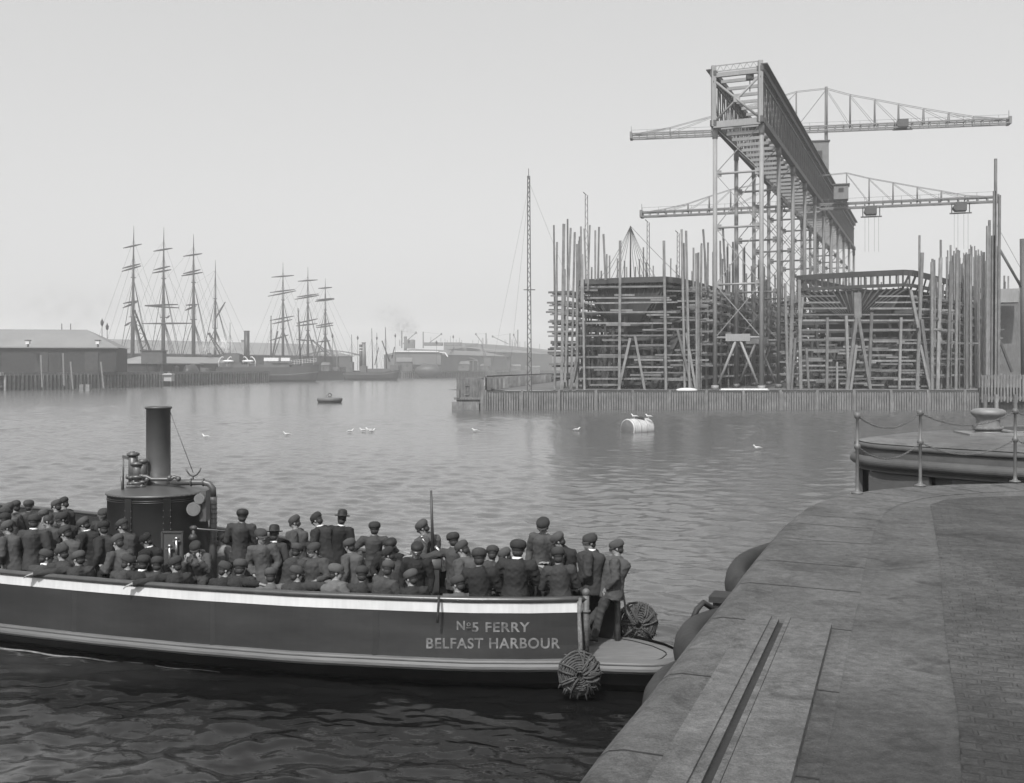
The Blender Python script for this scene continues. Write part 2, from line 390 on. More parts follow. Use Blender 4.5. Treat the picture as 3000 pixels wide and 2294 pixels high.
# bowed fenders below the coping
M_fend = mat('fender_timber', .026, .7, .35, 2, bump=.01, spec=.35)
def bow(p0, p1, out, z, r, label):
    t = thing('timber_fender', (p0[0], p0[1], z), label, 'fender')
    a = Vector(p0); b = Vector(p1); dd = (b - a); nn = Vector((-dd.y, dd.x)).normalized()
    mb = MB(); pts = []
    for i in range(17):
        s = i / 16; q = a + dd * s + nn * (out * math.sin(math.pi * s) ** .7 - .05); pts.append((q.x, q.y, z))
    mb.tube(pts, [(r, r * 1.5)] * 17, 12); mb.build('bowed_beam', M_fend, t)
    pts2 = [(p[0], p[1], z - .9) for p in pts]
    mb = MB(); mb.tube(pts2, [(r, r * 1.4)] * 17, 12); mb.build('lower_beam', M_fend, t)
    mb = MB()
    for i in (4, 12):
        mb = MB(); mb.box((pts[i][0] - nn.x * .1, pts[i][1] - nn.y * .1, z - .45), (.18, .18, 1.1), math.atan2(dd.y, dd.x)); mb.build('chock', M_fend, t)
    return t
bow((2.02, 9.0), (2.85, 11.0), .24, 3.40, .115, 'dark bowed timber fender bulging under the farther stretch of quay edge')
bow((1.25, 7.0), (1.68, 8.05), .19, 3.38, .115, 'dark bowed timber fender under the quay edge beside the iron shackle')
bow((.98, 6.15), (1.48, 7.45), .28, 3.2, .115, 'nearest dark bowed timber fender, beyond which the ferry bow lies')
t = thing('mooring_shackle', (1.48, 7.75, 3.5), 'rusty iron shackle and staple on the fender below the coping', 'shackle')
mb = MB(); mb.torus((1.45, 7.80, 3.47), .05, .014, n=24, m=Matrix.Rotation(R(90), 3, 'X')); mb.build('ring', M_fend, t)
mb = MB(); mb.tube([(1.62, 8.0, 3.50), (1.48, 7.92, 3.60), (1.42, 7.86, 3.56), (1.38, 7.84, 3.48)], .022, 8); mb.build('staple', M_fend, t)
t = thing('fender_pile', (1.9, 8.65, 3.2), 'short upright timber pile standing proud of the quay wall between two bowed fenders', 'pile')
mb = MB(); mb.box((1.83, 8.72, 2.3), (.2, .2, 2.3), R(68)); mb.build('post', M_fend, t)
mb = MB(); mb.box((1.83, 8.72, 3.46), (.26, .26, .05), R(68)); mb.build('cap', M_fend, t)

# chain railing on the far rim of the quay
M_post = mat('galvanised_post', .11, .5, .3, 4, metal=.1, bump=.002)
rt = thing('chain_railing', (4.67, 13.86, QZ), 'chain railing of ball-topped iron posts on the rim of the quay', 'railing')
posts = [(2511.5, 1450), (2696, 1428), (2974, 1416), (3290, 1412)]
PP = []
for (px, py) in posts:
    p = onz(px, py, QZ); p.z = QZ + .02; PP.append(p)
    mb = MB(); mb.lathe([(.0, 0), (.08, 0), (.08, .015), (.04, .03), (.028, .05), (.023, .1), (.022, .59), (.036, .605), (.046, .635), (.038, .665), (.021, .68), (.018, 1.01), (.036, 1.025), (.046, 1.055), (.042, 1.082), (.025, 1.1), (0, 1.105)], p, 16)
    mb.build('post', M_post, rt)
for a, b in zip(PP[:-1], PP[1:]):
    for hz_, sag in ((1.055, .19), (.635, .20)):
        pts = []
        for i in range(41):
            s = i / 40; p = a.lerp(b, s); p = Vector((p.x, p.y, p.z + hz_ - sag * 4 * s * (1 - s))); pts.append(p)
        mb = MB()
        L_ = (b - a).length; nl = int(L_ / .034)
        for k in range(nl):
            s = (k + .5) / nl; i = min(39, int(s * 40)); p = pts[i].lerp(pts[i + 1], s * 40 - i); tg = (pts[i + 1] - pts[i]).normalized()
            q = tg.to_track_quat('X', 'Z').to_matrix() @ Matrix.Rotation(R(90) * (k % 2), 3, 'X')
            mb.torus(p, .014, .0055, 8, 4, m=q @ Matrix.Diagonal((1.5, .85, 1)).to_3x3())
        mb.build('chain', M_irongrey, rt)

# ================================================================ PIER HEAD WITH BOLLARD (right)
ph = thing('stone_pier_head', (11, 25, 0), 'rounded pier head with timber rubbing bands and sheathed piles behind the chain railing', 'pier')
M_phd = mat('pier_timber', .065, .75, .3, 1.5, bump=.01)
M_ph2 = mat('pier_board', .06, .8, .25, 1.2, bump=.01)
out = [(24, 17.0), (14, 18.6), (11.5, 19.8), (10.2, 20.9), (9.3, 21.9), (8.6, 22.8), (8.28, 23.4), (8.22, 24.0), (8.35, 24.7), (8.8, 25.4), (9.6, 26.3), (11, 27.6), (13, 29), (16, 30.6), (24, 33)]
OP = smooth_poly(out, 4); ON = [-n for n in normals(OP)]
cen = Vector((16, 24))
def po(dd, z):
    r = []
    for p, n_ in zip(OP, ON):
        o_ = n_ if (p + n_ - cen).length > (p - cen).length else -n_
        r.append(Vector((p.x + o_.x * dd, p.y + o_.y * dd, z)))
    return r
mb = MB(); mb.poly(po(-.2, QZ + .05)); mb.strip(po(-.2, QZ + .05), po(0, QZ + .02), True); mb.build('deck', ground_mat('pier_deck', .11), ph)
mb = MB()
for zc, rr, oo in ((QZ - .055, .06, .05), (QZ - .40, .115, .09)):
    pr = [(oo + rr * math.cos(a) - .02, zc + rr * math.sin(a)) for a in [R(90 - 20 * i) for i in range(10)]]
    for (d0, z0), (d1, z1) in zip(pr[:-1], pr[1:]): mb.strip(po(d0, z0), po(d1, z1), True)
mb.build('rubbing_band', M_phd, ph)
mb = MB(); mb.strip(po(.02, QZ - .1), po(.02, QZ - .62), True); mb.build('fascia', M_phd, ph)
mb = MB(); mb.strip(po(-.75, QZ - .55), po(-.75, -1.5), False); mb.strip(po(-.75, QZ - .56), po(0.05, QZ - .56)); mb.build('core', M_timberd, ph)
# upright sheathing panels hung round the front
acc = 0; last = None
fr = [(i, p) for i, p in enumerate(OP) if p.y < 26]
segs = []
def along(s):
    a = 0
    for i in range(len(OP) - 1):
        dl = (OP[i + 1] - OP[i]).length
        if a + dl > s: return OP[i].lerp(OP[i + 1], (s - a) / dl), (OP[i + 1] - OP[i]).normalized()
        a += dl
    return OP[-1], Vector((1, 0))
tot = sum((OP[i + 1] - OP[i]).length for i in range(len(OP) - 1))
s_ = 4.0; k = 0
while s_ < 19.3:
    wd = (1.55, .42)[k % 2]; p, tg = along(s_ + wd / 2); nn = Vector((tg.y, -tg.x)); 
    if (p + nn - cen).length < (p - cen).length: nn = -nn
    off_ = -.12 if k % 2 == 0 else -.28
    mb = MB(); c = Vector((p.x + nn.x * off_, p.y + nn.y * off_, (QZ - .62 - 1.5) / 2 - .02)); mb.box(c, (wd, .12, QZ - .62 + 1.5), math.atan2(tg.y, tg.x))
    mb.build('sheathing', M_ph2 if k % 2 == 0 else M_phd, ph); s_ += wd + .05; k += 1
# iron bollard
bp_ = onz(2895, 1272, QZ + .05); 
M_boll = mat('bollard_iron', .15, .5, .3, 3, bump=.004)
bo = thing('bollard', bp_, 'squat mushroom-headed iron bollard with a hawser turned round its foot', 'bollard')
mb = MB(); mb.lathe([(.36, 0), (.35, .04), (.31, .08), (.285, .2), (.28, .34), (.30, .42), (.36, .47), (.41, .51), (.42, .56), (.40, .61), (.33, .645), (.2, .665), (0, .67)], bp_, 32); mb.build('post', M_boll, bo)
mb = MB(); mb.box(bp_ + Vector((.25, -.15, .02)), (1.9, 1.4, .06), R(-8)); mb.build('base_plate', M_boll, bo)
hw = thing('hawser', bp_ + Vector((.3, 0, .1)), 'thick rope hawser wound round the bollard and led away right', 'rope')
mb = MB(); pts = [bp_ + Vector((.33 * math.cos(a), .33 * math.sin(a), .12 + .05 * a / 6)) for a in np.linspace(2.6, 2.6 + 7.2, 36)]
pts += [bp_ + Vector((.6, -.3, .05)), bp_ + Vector((1.4, -.5, .09)), bp_ + Vector((3.4, -.6, .09))]
mb.tube(pts, .045, 8); mb.build('coil', M_rope, hw)
# ================================================================ FERRY
FA = Vector((1.57, 17.8)); FU = Vector((-.883, .469)); FN = Vector((-.469, -.883))
SS = [-1.40, -1.38, -1.3, -.9, -.4, 0, .8, 1.66, 2.4, 4.5, 6.6, 8.5, 10.6, 13, 16, 20, 24, 28, 31, 33, 34]
SP = [.0, .08, .22, .55, .76, .86, 1.30, 1.73, 2.0, 2.70, 3.18, 3.52, 3.80, 4.0, 4.05, 4.0, 3.7, 3.0, 2.1, 1.1, .3]      # strake half breadth
RS = [0, .8, 1.66, 2.4, 4.5, 6.6, 8.5, 10.6, 13, 16, 20, 24, 28, 30]
RP = [.70, 1.22, 1.65, 1.94, 2.65, 3.16, 3.50, 3.80, 4.0, 4.05, 4.0, 3.7, 3.0, 2.5]                                         # bulwark rail half breadth
FS = [0, 2, 4.4, 8, 12, 16, 22, 28, 31, 34]
FR = [.79, .88, 1.0, 1.7, 2.25, 2.5, 2.5, 1.9, 1.5, .3]
def far_p(s): return pin(s, FS, FR)
FSS = [-1.40, -1.38, -1.3, -.9, -.4, 0, 2, 4.4, 8, 12, 16, 22, 28, 31, 34]
FSP = [0, .25, .45, .75, .95, 1.0, 1.08, 1.15, 1.8, 2.3, 2.55, 2.55, 2.0, 1.55, .3]
def rp(s, sgn): return rail_p(s) if sgn > 0 else far_p(s)
def spx(s, sgn): return strake_p(s) if sgn > 0 else pin(s, FSS, FSP)
def fp(s, p, z): q = FA + FU * s + FN * p; return Vector((q.x, q.y, z))
def rail_p(s): return pin(s, RS, RP)
def strake_p(s): return pin(s, SS, SP)
DZ = .44; BZ = .47          # inner deck, bow platform
M_fhull = mat('ferry_hull_paint', .020, .45, .5, 1.1, bump=.006, bscale=1.6, spec=.5, streak=.06, stretch=(.5, .5, 2.0))
M_fbelow = mat('ferry_bottom', .008, .5, .3, 1.0)
M_belt = mat('ferry_rubbing_belt', .085, .55, .35, 2.2, bump=.012, bscale=6, stretch=(.35, .35, 3))
M_deck = mat('worn_deck', .13, .75, .25, 3, bump=.006, stretch=(1, 6, 1))
M_boil = mat('boiler_paint', .055, .42, .25, 1.5, bump=.002, spec=.6)
M_brass = mat('brass', .3, .3, .1, 6, metal=.8)
M_letter = mat('faded_lettering', .12, .7, .75, 7)
fer = thing('steam_ferry', (fp(12, 0, 0)), 'open steam ferry with tall funnel, white-banded dark hull and painted lettering, crowded with men', 'ferry')
ss = [0, .4, .8, 1.2, 1.66] + list(np.arange(2.2, 30.1, .5))
hull = MB()
def sect(sgn):
    # z profile of the side from the rail down to the belt, then tucked in to the keel
    rows = []
    for z, t in ((1.50, 0), (1.1, .25), (.8, .5), (.56, .8)):
        rows.append([fp(s, sgn * lerp(rp(s, sgn), spx(s, sgn), t), z) for s in ss])
    return rows
for sgn in (1, -1):
    rows = sect(sgn)
    for a, b in zip(rows[:-1], rows[1:]): hull.strip(a, b, True)
    # inner skin
    inn = [[fp(s, sgn * (rp(s, sgn) - .06), z) for s in ss] for z in (1.5, DZ - .02)]
    hull.strip(inn[0], inn[1], True); hull.strip([fp(s, sgn * rp(s, sgn), 1.5) for s in ss], inn[0])
hull.build('hull', M_fhull, fer)
for k, s0 in enumerate(np.arange(3.2, 24, 2.9)):       # lapped plate butts and their rivets
    mb = MB(); pts = [fp(s0, lerp(rp(s0, 1), spx(s0, 1), t) + .006, z) for z, t in ((1.33, .1), (1.1, .25), (.8, .5), (.58, .78))]
    for a, b in zip(pts[:-1], pts[1:]): mb.bar(a, b, .09, .014)
    mb.build('plate_butt', M_fhull, fer)
# bottom
so_ = list(np.linspace(-1.4, 34, 90)); bt = MB()
for sgn in (1, -1):
    pr = []
    for z, k, c in ((.36, 1.0, -.03), (.15, .95, -.1), (-.02, .88, -.25), (-.5, .6, -.6)):
        pr.append([fp(lerp(s, 12, 0 if z > 0 else .01), sgn * max(0, spx(s, sgn) * k + c * (0 if k == 1 else 1)), z) for s in so_])
    for a, b in zip(pr[:-1], pr[1:]): bt.strip(a, b, True)
bt.build('bottom', M_fbelow, fer)
# rubbing belt: outline around the bow, both sides
path = [(s, strake_p(s)) for s in np.linspace(34, 2, 60)] + [(s, strake_p(s)) for s in np.linspace(1.8, -.9, 16)] + [(-1.08, .46), (-1.22, .35), (-1.32, .22), (-1.37, .1), (-1.38, 0)]
path = path + [(s, -pin(s, FSS, FSP)) for s, p in path[-2::-1]]
P3 = [fp(s, p, 0) for s, p in path]
NN = []
for i in range(len(P3)):
    t = (P3[min(i + 1, len(P3) - 1)] - P3[max(i - 1, 0)]).normalized(); NN.append(Vector((-t.y, t.x, 0)))
c0 = fp(12, 0, 0)
NN = [n if (p + n - c0).length > (p - c0).length else -n for p, n in zip(P3, NN)]
def pof(d, z): return [Vector((p.x + n.x * d, p.y + n.y * d, z)) for p, n in zip(P3, NN)]
mb = MB(); pr = [(-.06, .60), (.03, .56), (.05, .53), (.075, .52), (.10, .48), (.105, .44), (.07, .395), (.0, .37), (-.06, .36)]
for (a, za), (b, zb) in zip(pr[:-1], pr[1:]): mb.strip(pof(a, za), pof(b, zb), True)
mb.build('rubbing_belt', M_belt, fer)
mb = MB(); pr = [(.062, .545), (.078, .550), (.080, .535), (.062, .528)]
for (a, za), (b, zb) in zip(pr[:-1], pr[1:]): mb.strip(pof(a, za), pof(b, zb), True)
mb.build('belt_moulding', M_belt, fer)
# bow platform and inner deck
mb = MB(); lo = [(s, p) for s, p in path if s < 2.0]
mb.poly([fp(s, p * .985, BZ + .06) for s, p in lo]); mb.build('bow_platform', M_deck, fer)
mb = MB()
ring = [fp(lerp(.2, s, .82), p * .82, BZ + .064) for s, p in lo if s < 1.2]
mb.tube(ring, .012, 6); mb.build('platform_ring', M_fhull, fer)
mb = MB(); q0 = [fp(s, rail_p(s) - .05, DZ) for s in ss if s > .7]; q1 = [fp(s, -(far_p(s) - .05), DZ) for s in ss if s > .7]
mb.strip(q0, q1); mb.build('deck', mat('ferry_deck', .06, .8, .3, 2), fer)
# benches along both sides
for sgn in (1, -1):
    sb = [s for s in ss if s > 1.3]
    mb = MB(); a = [fp(s, sgn * (rp(s, sgn) - .08), 1.08) for s in sb]; b = [fp(s, sgn * (rp(s, sgn) - .55), 1.08) for s in sb]; mb.strip(a, b)
    c = [v - Vector((0, 0, .05)) for v in b]; mb.strip(b, c); mb.build('bench', M_timberd, fer)
# white band, gunwale
sw = [s for s in ss if s <= 30]
mb = MB()
for sgn in (1, -1):
    k = lambda z: 0
    a = [fp(s, sgn * (rp(s, sgn) + .008), 1.50) for s in sw]; b = [fp(s, sgn * (lerp(rp(s, sgn), spx(s, sgn), .1) + .008), 1.335) for s in sw]; mb.strip(a, b, True)
    mb.build('white_band', M_white, fer); mb = MB()
M_gun = mat('gunwale_varnish', .05, .3, .3, 3, bump=.002, spec=.6)
for sgn in (1, -1):
    mb = MB(); mb.tube([fp(s, sgn * (rp(s, sgn) - .01), 1.555) for s in sw], [(.065, .05)] * len(sw), 10); mb.build('gunwale', M_gun, fer)
    mb = MB(); e0 = fp(0, sgn * .70, 0)
    mb.tube([e0 + Vector((0, 0, BZ + .05)), e0 + Vector((0, 0, 1.62))], .055, 10); mb.ball(e0 + Vector((0, 0, 1.66)), .07)
    mb.torus(e0 + Vector((0, 0, 1.35)), .06, .02); mb.build('end_post', M_belt, fer)
    mb = MB(); mb.tube([fp(0, sgn * .76, BZ + .06), fp(-.02, sgn * .64, 1.2)], .03, 8); mb.build('stay', M_belt, fer)
# lettering, laid on the curved plating
def letter(text, px0, px1, pytop, pybot):
    cu = bpy.data.curves.new('lettering', 'FONT'); cu.body = text; cu.size = 1; cu.offset = .021; cu.space_character = 1.1
    tmp = bpy.data.objects.new('tmp', cu); COL.objects.link(tmp); dg = bpy.context.evaluated_depsgraph_get()
    me = bpy.data.meshes.new_from_object(tmp.evaluated_get(dg)); bpy.data.objects.remove(tmp)
    co = np.zeros(len(me.vertices) * 3); me.vertices.foreach_get('co', co); co = co.reshape(-1, 3)
    x0, x1 = co[:, 0].min(), co[:, 0].max(); y0, y1 = 0.0, .73
    out = []
    for x, y, z in co:
        u = (x - x0) / (x1 - x0); v = (y - y0) / (y1 - y0)
        px = lerp(px0, px1, u); py = lerp(pybot, pytop, v)
        # meet the hull side
        zz = 0; Y = 17.12
        for it in range(8):
            Xw = (px - 1500) / F * Y; zz = H - (py - HZ) / F * Y
            rel = Vector((Xw, Y)) - FA; s = rel.dot(FU); t = pin(zz, [.56, .8, 1.1, 1.5], [.8, .5, .25, 0])
            p = lerp(rail_p(s), strake_p(s), t) + .012
            q = fp(s, p, zz); Y = Y + .8 * (q.y - Y)
        out.append((Xw - wloc(fer).x, Y - wloc(fer).y, zz))
    for v, c in zip(me.vertices, out): v.co = c
    me.materials.clear(); me.materials.append(M_letter); o = bpy.data.objects.new('lettering', me); COL.objects.link(o); o.parent = fer
letter('N', 1338, 1362, 1818, 1845); letter('o', 1367, 1379, 1818, 1834); letter('5 FERRY', 1383, 1552, 1822, 1851)
mb = MB(); p0 = at(1366, 1839, 17.07); p1 = at(1379, 1839, 17.07); mb.bar(p0, p1, .012, .012); mb.build('lettering', M_letter, fer)
letter('BELFAST HARBOUR', 1249, 1641, 1868, 1899)
# short rope hanging at the band
mb = MB(); mb.tube([at(1286, 1744, 17.05), at(1285, 1770, 16.98), at(1283, 1800, 16.97), at(1281, 1824, 16.97)], .022, 6); mb.build('lashing', mat('dark_rope', .03, .9, .3, 20), fer)

# ---- boiler, funnel, pump
bc = fp(10.7, 0, DZ); bc = Vector((-7.87, 22.8, DZ)); BR = 1.07; bt_z = 2.66
mb = MB(); mb.lathe([(BR, DZ), (BR, bt_z), (BR + .025, bt_z + .005), (BR + .025, bt_z + .05), (BR - .05, bt_z + .06), (.75, bt_z + .12), (.34, bt_z + .2)], (bc.x, bc.y, 0), 64); bo_ = mb.build('boiler', M_boil, fer)
mb = MB()
for z in (bt_z - .06, bt_z - .1): mb.torus((bc.x, bc.y, z), BR + .003, .012, 64, 6)
for a in (R(-105), R(-62)): 
    for dz_ in (-1, 1):
        pass
    c = Vector((bc.x + (BR + .01) * math.cos(a), bc.y + (BR + .01) * math.sin(a), 0)); mb.box(c + Vector((0, 0, (DZ + bt_z) / 2)), (.03, .16, bt_z - DZ - .02), a)
mb.build('strap', M_black, bo_)
mb = MB()
for a in (R(-109), R(-101), R(-66), R(-58)):
    for k in range(14):
        z = DZ + .2 + k * .135; mb.ball((bc.x + (BR + .028) * math.cos(a), bc.y + (BR + .028) * math.sin(a), z), .016, 6)
for k in range(60):
    a = 2 * math.pi * k / 60; mb.ball((bc.x + (BR + .03) * math.cos(a), bc.y + (BR + .03) * math.sin(a), bt_z + .025), .014, 6)
rv = mb.build('rivets', M_boil, bo_)
fx = onz(464, 1192, 4.57); fc = Vector((fx.x, bc.y, 0)); fc.x = (464 - 1500) / F * bc.y
mb = MB(); mb.lathe([(.30, bt_z + .1), (.285, bt_z + .2), (.275, bt_z + .25), (.262, bt_z + .27), (.26, 4.52), (.285, 4.53), (.285, 4.58), (.24, 4.58), (.235, 4.0)], (fc.x, fc.y, 0), 40); fn = mb.build('funnel', M_boil, fer)
mb = MB(); mb.torus((fc.x, fc.y, 4.555), .275, .02, 40, 8); mb.torus((fc.x, fc.y, bt_z + .36), .27, .02, 40, 8); mb.build('funnel_band', M_boil, fn)
yb = bc.y
def bp3(px, py, Y=yb): return at(px, py, Y)
mb = MB(); mb.tube([bp3(498, 1205), bp3(530, 1290), bp3(566, 1385)], .008, 6); mb.build('funnel_stay', M_irongrey, fer)
mb = MB(); mb.tube([bp3(501, 1414, yb - .1), bp3(560, 1413, yb - .1), bp3(595, 1413, yb - .12), bp3(613, 1418, yb - .14), bp3(624, 1431, yb - .15), bp3(625, 1455, yb - .15)], .068, 14); pp = mb.build('steam_pipe', M_boil, fer)
mb = MB(); mb.tube([bp3(625, 1455, yb - .15), bp3(624, 1600, yb - .15), at(624, 1700, yb - .15)], .082, 14); mb.build('down_pipe', M_boil, fer)
mb = MB(); 
for (x, y) in ((625, 1456), (560, 1413), (596, 1413)): mb.torus(bp3(x, y, yb - .12), .075, .018, 16, 6, m=(None if y > 1420 else Matrix.Rotation(R(90), 3, 'Y')))
for k in range(9): mb.torus(bp3(625, 1475 + k * 14, yb - .15), .082, .01, 16, 6)
mb.build('flange', M_boil, pp)
# crutch on the pipe
mb = MB(); mb.tube([bp3(566, 1413), bp3(566, 1396), bp3(556, 1391), bp3(549, 1382), bp3(545, 1374)], .018, 6); mb.tube([bp3(566, 1396), bp3(576, 1391), bp3(584, 1382), bp3(588, 1371)], .018, 6); mb.build('crutch', M_boil, fer)
# feed pump beside the funnel
pu = MB(); 
for (x, w_, y0, y1) in ((390, .10, 1325, 1420), (403, .12, 1352, 1418), (419, .08, 1345, 1415)):
    pu.tube([bp3(x, y0, yb - .35), bp3(x, y1, yb - .35)], w_, 12)
    for yy in (y0 + 6, y1 - 22, y1 - 4): pu.tube([bp3(x, yy - 4, yb - .35), bp3(x, yy + 4, yb - .35)], w_ * 1.35, 12)
pu.tube([bp3(388, 1322, yb - .35), bp3(388, 1355, yb - .35)], .05, 10)
pu.build('feed_pump', M_boil, fer)
mb = MB(); mb.tube([bp3(361, 1338, yb - .35), bp3(361, 1435, yb - .35)], .018, 6); mb.bar(bp3(359, 1337, yb - .35), bp3(386, 1345, yb - .35), .04, .06); mb.build('pump_lever', M_boil, fer)
mb = MB(); mb.tube([bp3(357, 1395, yb - .4), bp3(359, 1440, yb - .4)], .03, 8); mb.build('safety_pipe', M_boil, fer)
mb = MB(); mb.tube([bp3(380, 1394, yb - .4), bp3(430, 1396, yb - .42), bp3(445, 1404, yb - .42), bp3(500, 1404, yb - .42), bp3(510, 1397, yb - .4), bp3(525, 1402, yb - .4)], .04, 8); mb.tube([bp3(370, 1428, yb - .45), bp3(425, 1424, yb - .45)], .022, 8)
for x, y in ((375, 1397), (393, 1412), (415, 1425), (431, 1405), (497, 1400), (523, 1403)): mb.ball(bp3(x, y, yb - .42), .06, 8)
mb.build('steam_valve', M_boil, fer)
# two gauges
fy = yb - BR * .80
for x, y, r in ((583, 1462, .10), (566, 1492, .135)):
    mb = MB(); c = at(x, y, fy); mb.tube([c + Vector((0, .12, 0)), c], r * 1.1, 24); g = mb.build('gauge', M_brass, fer)
    mb = MB(); mb.tube([c, c + Vector((0, -.006, 0))], r * .92, 24); mb.build('dial', mat('dial_enamel', .13, .3, .2, 10), g)
# gauge column box, fire door, lever gear
mb = MB(); p0 = at(595, 1440, yb - .55); mb.box(at(600, 1480, yb - .6), (.14, .3, .66)); mb.build('side_box', M_boil, fer)
mb = MB(); c = at(505, 1626, yb - 1.14); mb.box(c, (.44, .12, 1.0)); fd = mb.build('smokebox_door', M_boil, fer)
mb = MB(); c = at(505, 1626, yb - 1.21); 
mb.bar(c + Vector((-.21, 0, .48)), c + Vector((.21, 0, .48)), .03); mb.bar(c + Vector((-.21, 0, -.48)), c + Vector((-.21, 0, .48)), .03); mb.bar(c + Vector((.21, 0, -.48)), c + Vector((.21, 0, .48)), .03); mb.build('door_frame', M_irondark, fd)
for x, y in ((497, 1600), (517, 1578)):
    mb = MB(); c = at(x, y, yb - 1.26); mb.tube([c, c + Vector((0, 0, -.5))], .028, 8); mb.bar(c + Vector((-.08, 0, -.05)), c + Vector((.08, 0, -.05)), .03); mb.ball(c, .045, 8); mb.build('water_gauge', M_brass, fd)
mb = MB(); mb.tube([at(560, 1546, yb - 1.0), at(585, 1550, yb - 1.0), at(672, 1557, 22.3)], .018, 8); mb.build('control_rod', M_brass, fer)
mb = MB(); mb.ball(at(567, 1547, yb - 1.0), (.09, .06, .06), 10); mb.tube([at(567, 1547, yb - 1.0), at(567, 1600, yb - 1.0)], .04, 8); mb.ball(at(565, 1575, yb - 1.0), .09, 10); mb.build('valve_gear', M_irondark, fer)
# vent horn amidships
mb = MB(); c = at(835, 1600, 20.5); mrot = (at(0, 0, 1) - at(0, 0, 1)); q = Vector((.45, -.85, .2)).to_track_quat('Z', 'Y').to_matrix()
mb.lathe([(.05, -.34), (.06, -.2), (.09, -.08), (.13, 0), (.135, .02), (.12, .0), (.05, -.2)], c, 20, q); mb.tube([c + q @ Vector((0, 0, -.34)), c + Vector((-.1, .35, -.6))], .05, 8); mb.build('vent_horn', M_black, fer)
# engine control stand at the fore end
cs = at(1262, 1640, 19.6); csb = Vector((cs.x, cs.y, DZ))
mb = MB(); mb.box((cs.x, cs.y, DZ + .62), (.34, .3, 1.24)); st = mb.build('control_stand', M_irondark, fer)
mb = MB(); mb.tube([(cs.x - .21, cs.y - .02, DZ + 1.26), (cs.x + .21, cs.y - .02, DZ + 1.26)], .17, 16); mb.build('hood', mat('hood_grey', .09, .5, .2, 4), st)
mb = MB(); mb.box((cs.x - .07, cs.y - .152, DZ + .72), (.12, .01, .72)); mb.tube([(cs.x - .07, cs.y - .148, DZ + 1.08), (cs.x - .07, cs.y - .158, DZ + 1.08)], .06, 16); mb.build('arched_slot', M_black, st)
mb = MB(); mb.tube([at(1252, 1600, 19.45), at(1236, 1575, 19.45)], .012, 6); mb.ball(at(1236, 1573, 19.45), .03, 8); mb.tube([at(1275, 1600, 19.45), at(1300, 1630, 19.45)], .03, 8); mb.build('lever', M_brass, st)
mb = MB(); mb.tube([at(1269, 1640, 19.9), at(1263, 1437, 19.9)], [.035, .022], 8); mb.build('staff', M_irondark, fer)
# far bow post with plaited rope
mb = MB(); fpz = fp(-.05, -.72, 0)
mb.tube([Vector((fpz.x, fpz.y, 1.66)), Vector((fpz.x + .09, fpz.y - .05, 1.1)), Vector((fpz.x + .2, fpz.y - .1, .9))], .022, 6); mb.build('bow_lashing', M_rope, fer)
# rope work fenders
M_rope2 = mat('old_rope', .055, .95, .6, 9, bump=.012, bscale=40)
def pudding(c, r, flat, label, seed):
    t = thing('rope_fender', c, label, 'fender', 'rope pudding fenders on the ferry bow')
    rr = random.Random(seed); mb = MB(); c = Vector(c)
    mb.ball(c, (r * .78, flat * .75, r * .8), 20)
    mb.build('core', M_rope2, t); mb = MB()
    for k in range(9):               # concentric coils
        q = r * (.2 + .1 * k); pts = []
        for i in range(33):
            a = 2 * math.pi * i / 32; dy = -flat * math.sqrt(max(0, 1 - (q / r / 1.05) ** 2)) + rr.uniform(-.02, .02)
            pts.append(c + Vector((q * math.cos(a) * rr.uniform(.97, 1.03), dy, q * math.sin(a) * 1.05 * rr.uniform(.97, 1.03))))
        pts[-1] = pts[0]; mb.tube(pts, r * .055, 6)
    for k in range(26):              # radial lashings
        a = rr.uniform(0, 6.28); b = a + rr.uniform(-.5, .5); q0 = rr.uniform(.1, .5) * r; q1 = r * rr.uniform(.95, 1.08)
        pts = []
        for i in range(7):
            u = i / 6; q = lerp(q0, q1, u); aa = lerp(a, b, u); dy = -flat * math.sqrt(max(0, 1 - (q / r / 1.1) ** 2)) - .035
            pts.append(c + Vector((q * math.cos(aa), dy, q * math.sin(aa) * 1.05)))
        mb.tube(pts, r * rr.uniform(.035, .06), 6)
    for k in range(34):              # frayed ends
        a = rr.uniform(3.6, 5.9) if k < 24 else rr.uniform(0, 6.28); q = r * .9
        p = c + Vector((q * math.cos(a), rr.uniform(-flat * .6, flat * .4), q * math.sin(a))); dd = Vector((math.cos(a), rr.uniform(-.3, .3), math.sin(a) - .3)) * r * rr.uniform(.15, .3)
        mb.tube([p, p + dd * .5, p + dd + Vector((0, 0, -.02))], [r * .06, r * .045, r * .02], 5)
    mb.build('coils', M_rope2, t)
    return t
pudding(at(1696, 1968, 16.62), .335, .24, 'round frayed rope fender hung from the rail end against the ferry bow', 3)
t2 = pudding(at(1866, 1822, 18.8), .36, .25, 'dark sagging rope fender on the far side of the bow platform', 8)
mb = MB(); mb.tube([at(1700, 1752, 17.08), at(1697, 1800, 16.95), at(1701, 1860, 16.85), at(1704, 1925, 16.75)], .03, 8); mb.tube([at(1694, 1762, 17.06), at(1696, 1850, 16.86), at(1699, 1925, 16.75)], .022, 6)
mb.build('hanging_rope', M_rope, fer)

# pale line of wash along the waterline
mb = MB(); wl = []
for s_ in np.linspace(6.2, 22, 90): wl.append(fp(s_, strake_p(s_) * .90 - .02 + .10 * math.sin(s_ * 2.1) * .2 + (s_ - 6) * .03, .012 + .012 * math.sin(s_ * 5)))
mb.tube(wl, [.006 + .03 * min(1, i / 25) for i in range(90)], 6, flat=.5); o = mb.build('wash', mat('foam', .16, .8, .7, 6)); tagprops(o, 'thin pale line of wash along the ferry waterline', 'foam', None, 'stuff')
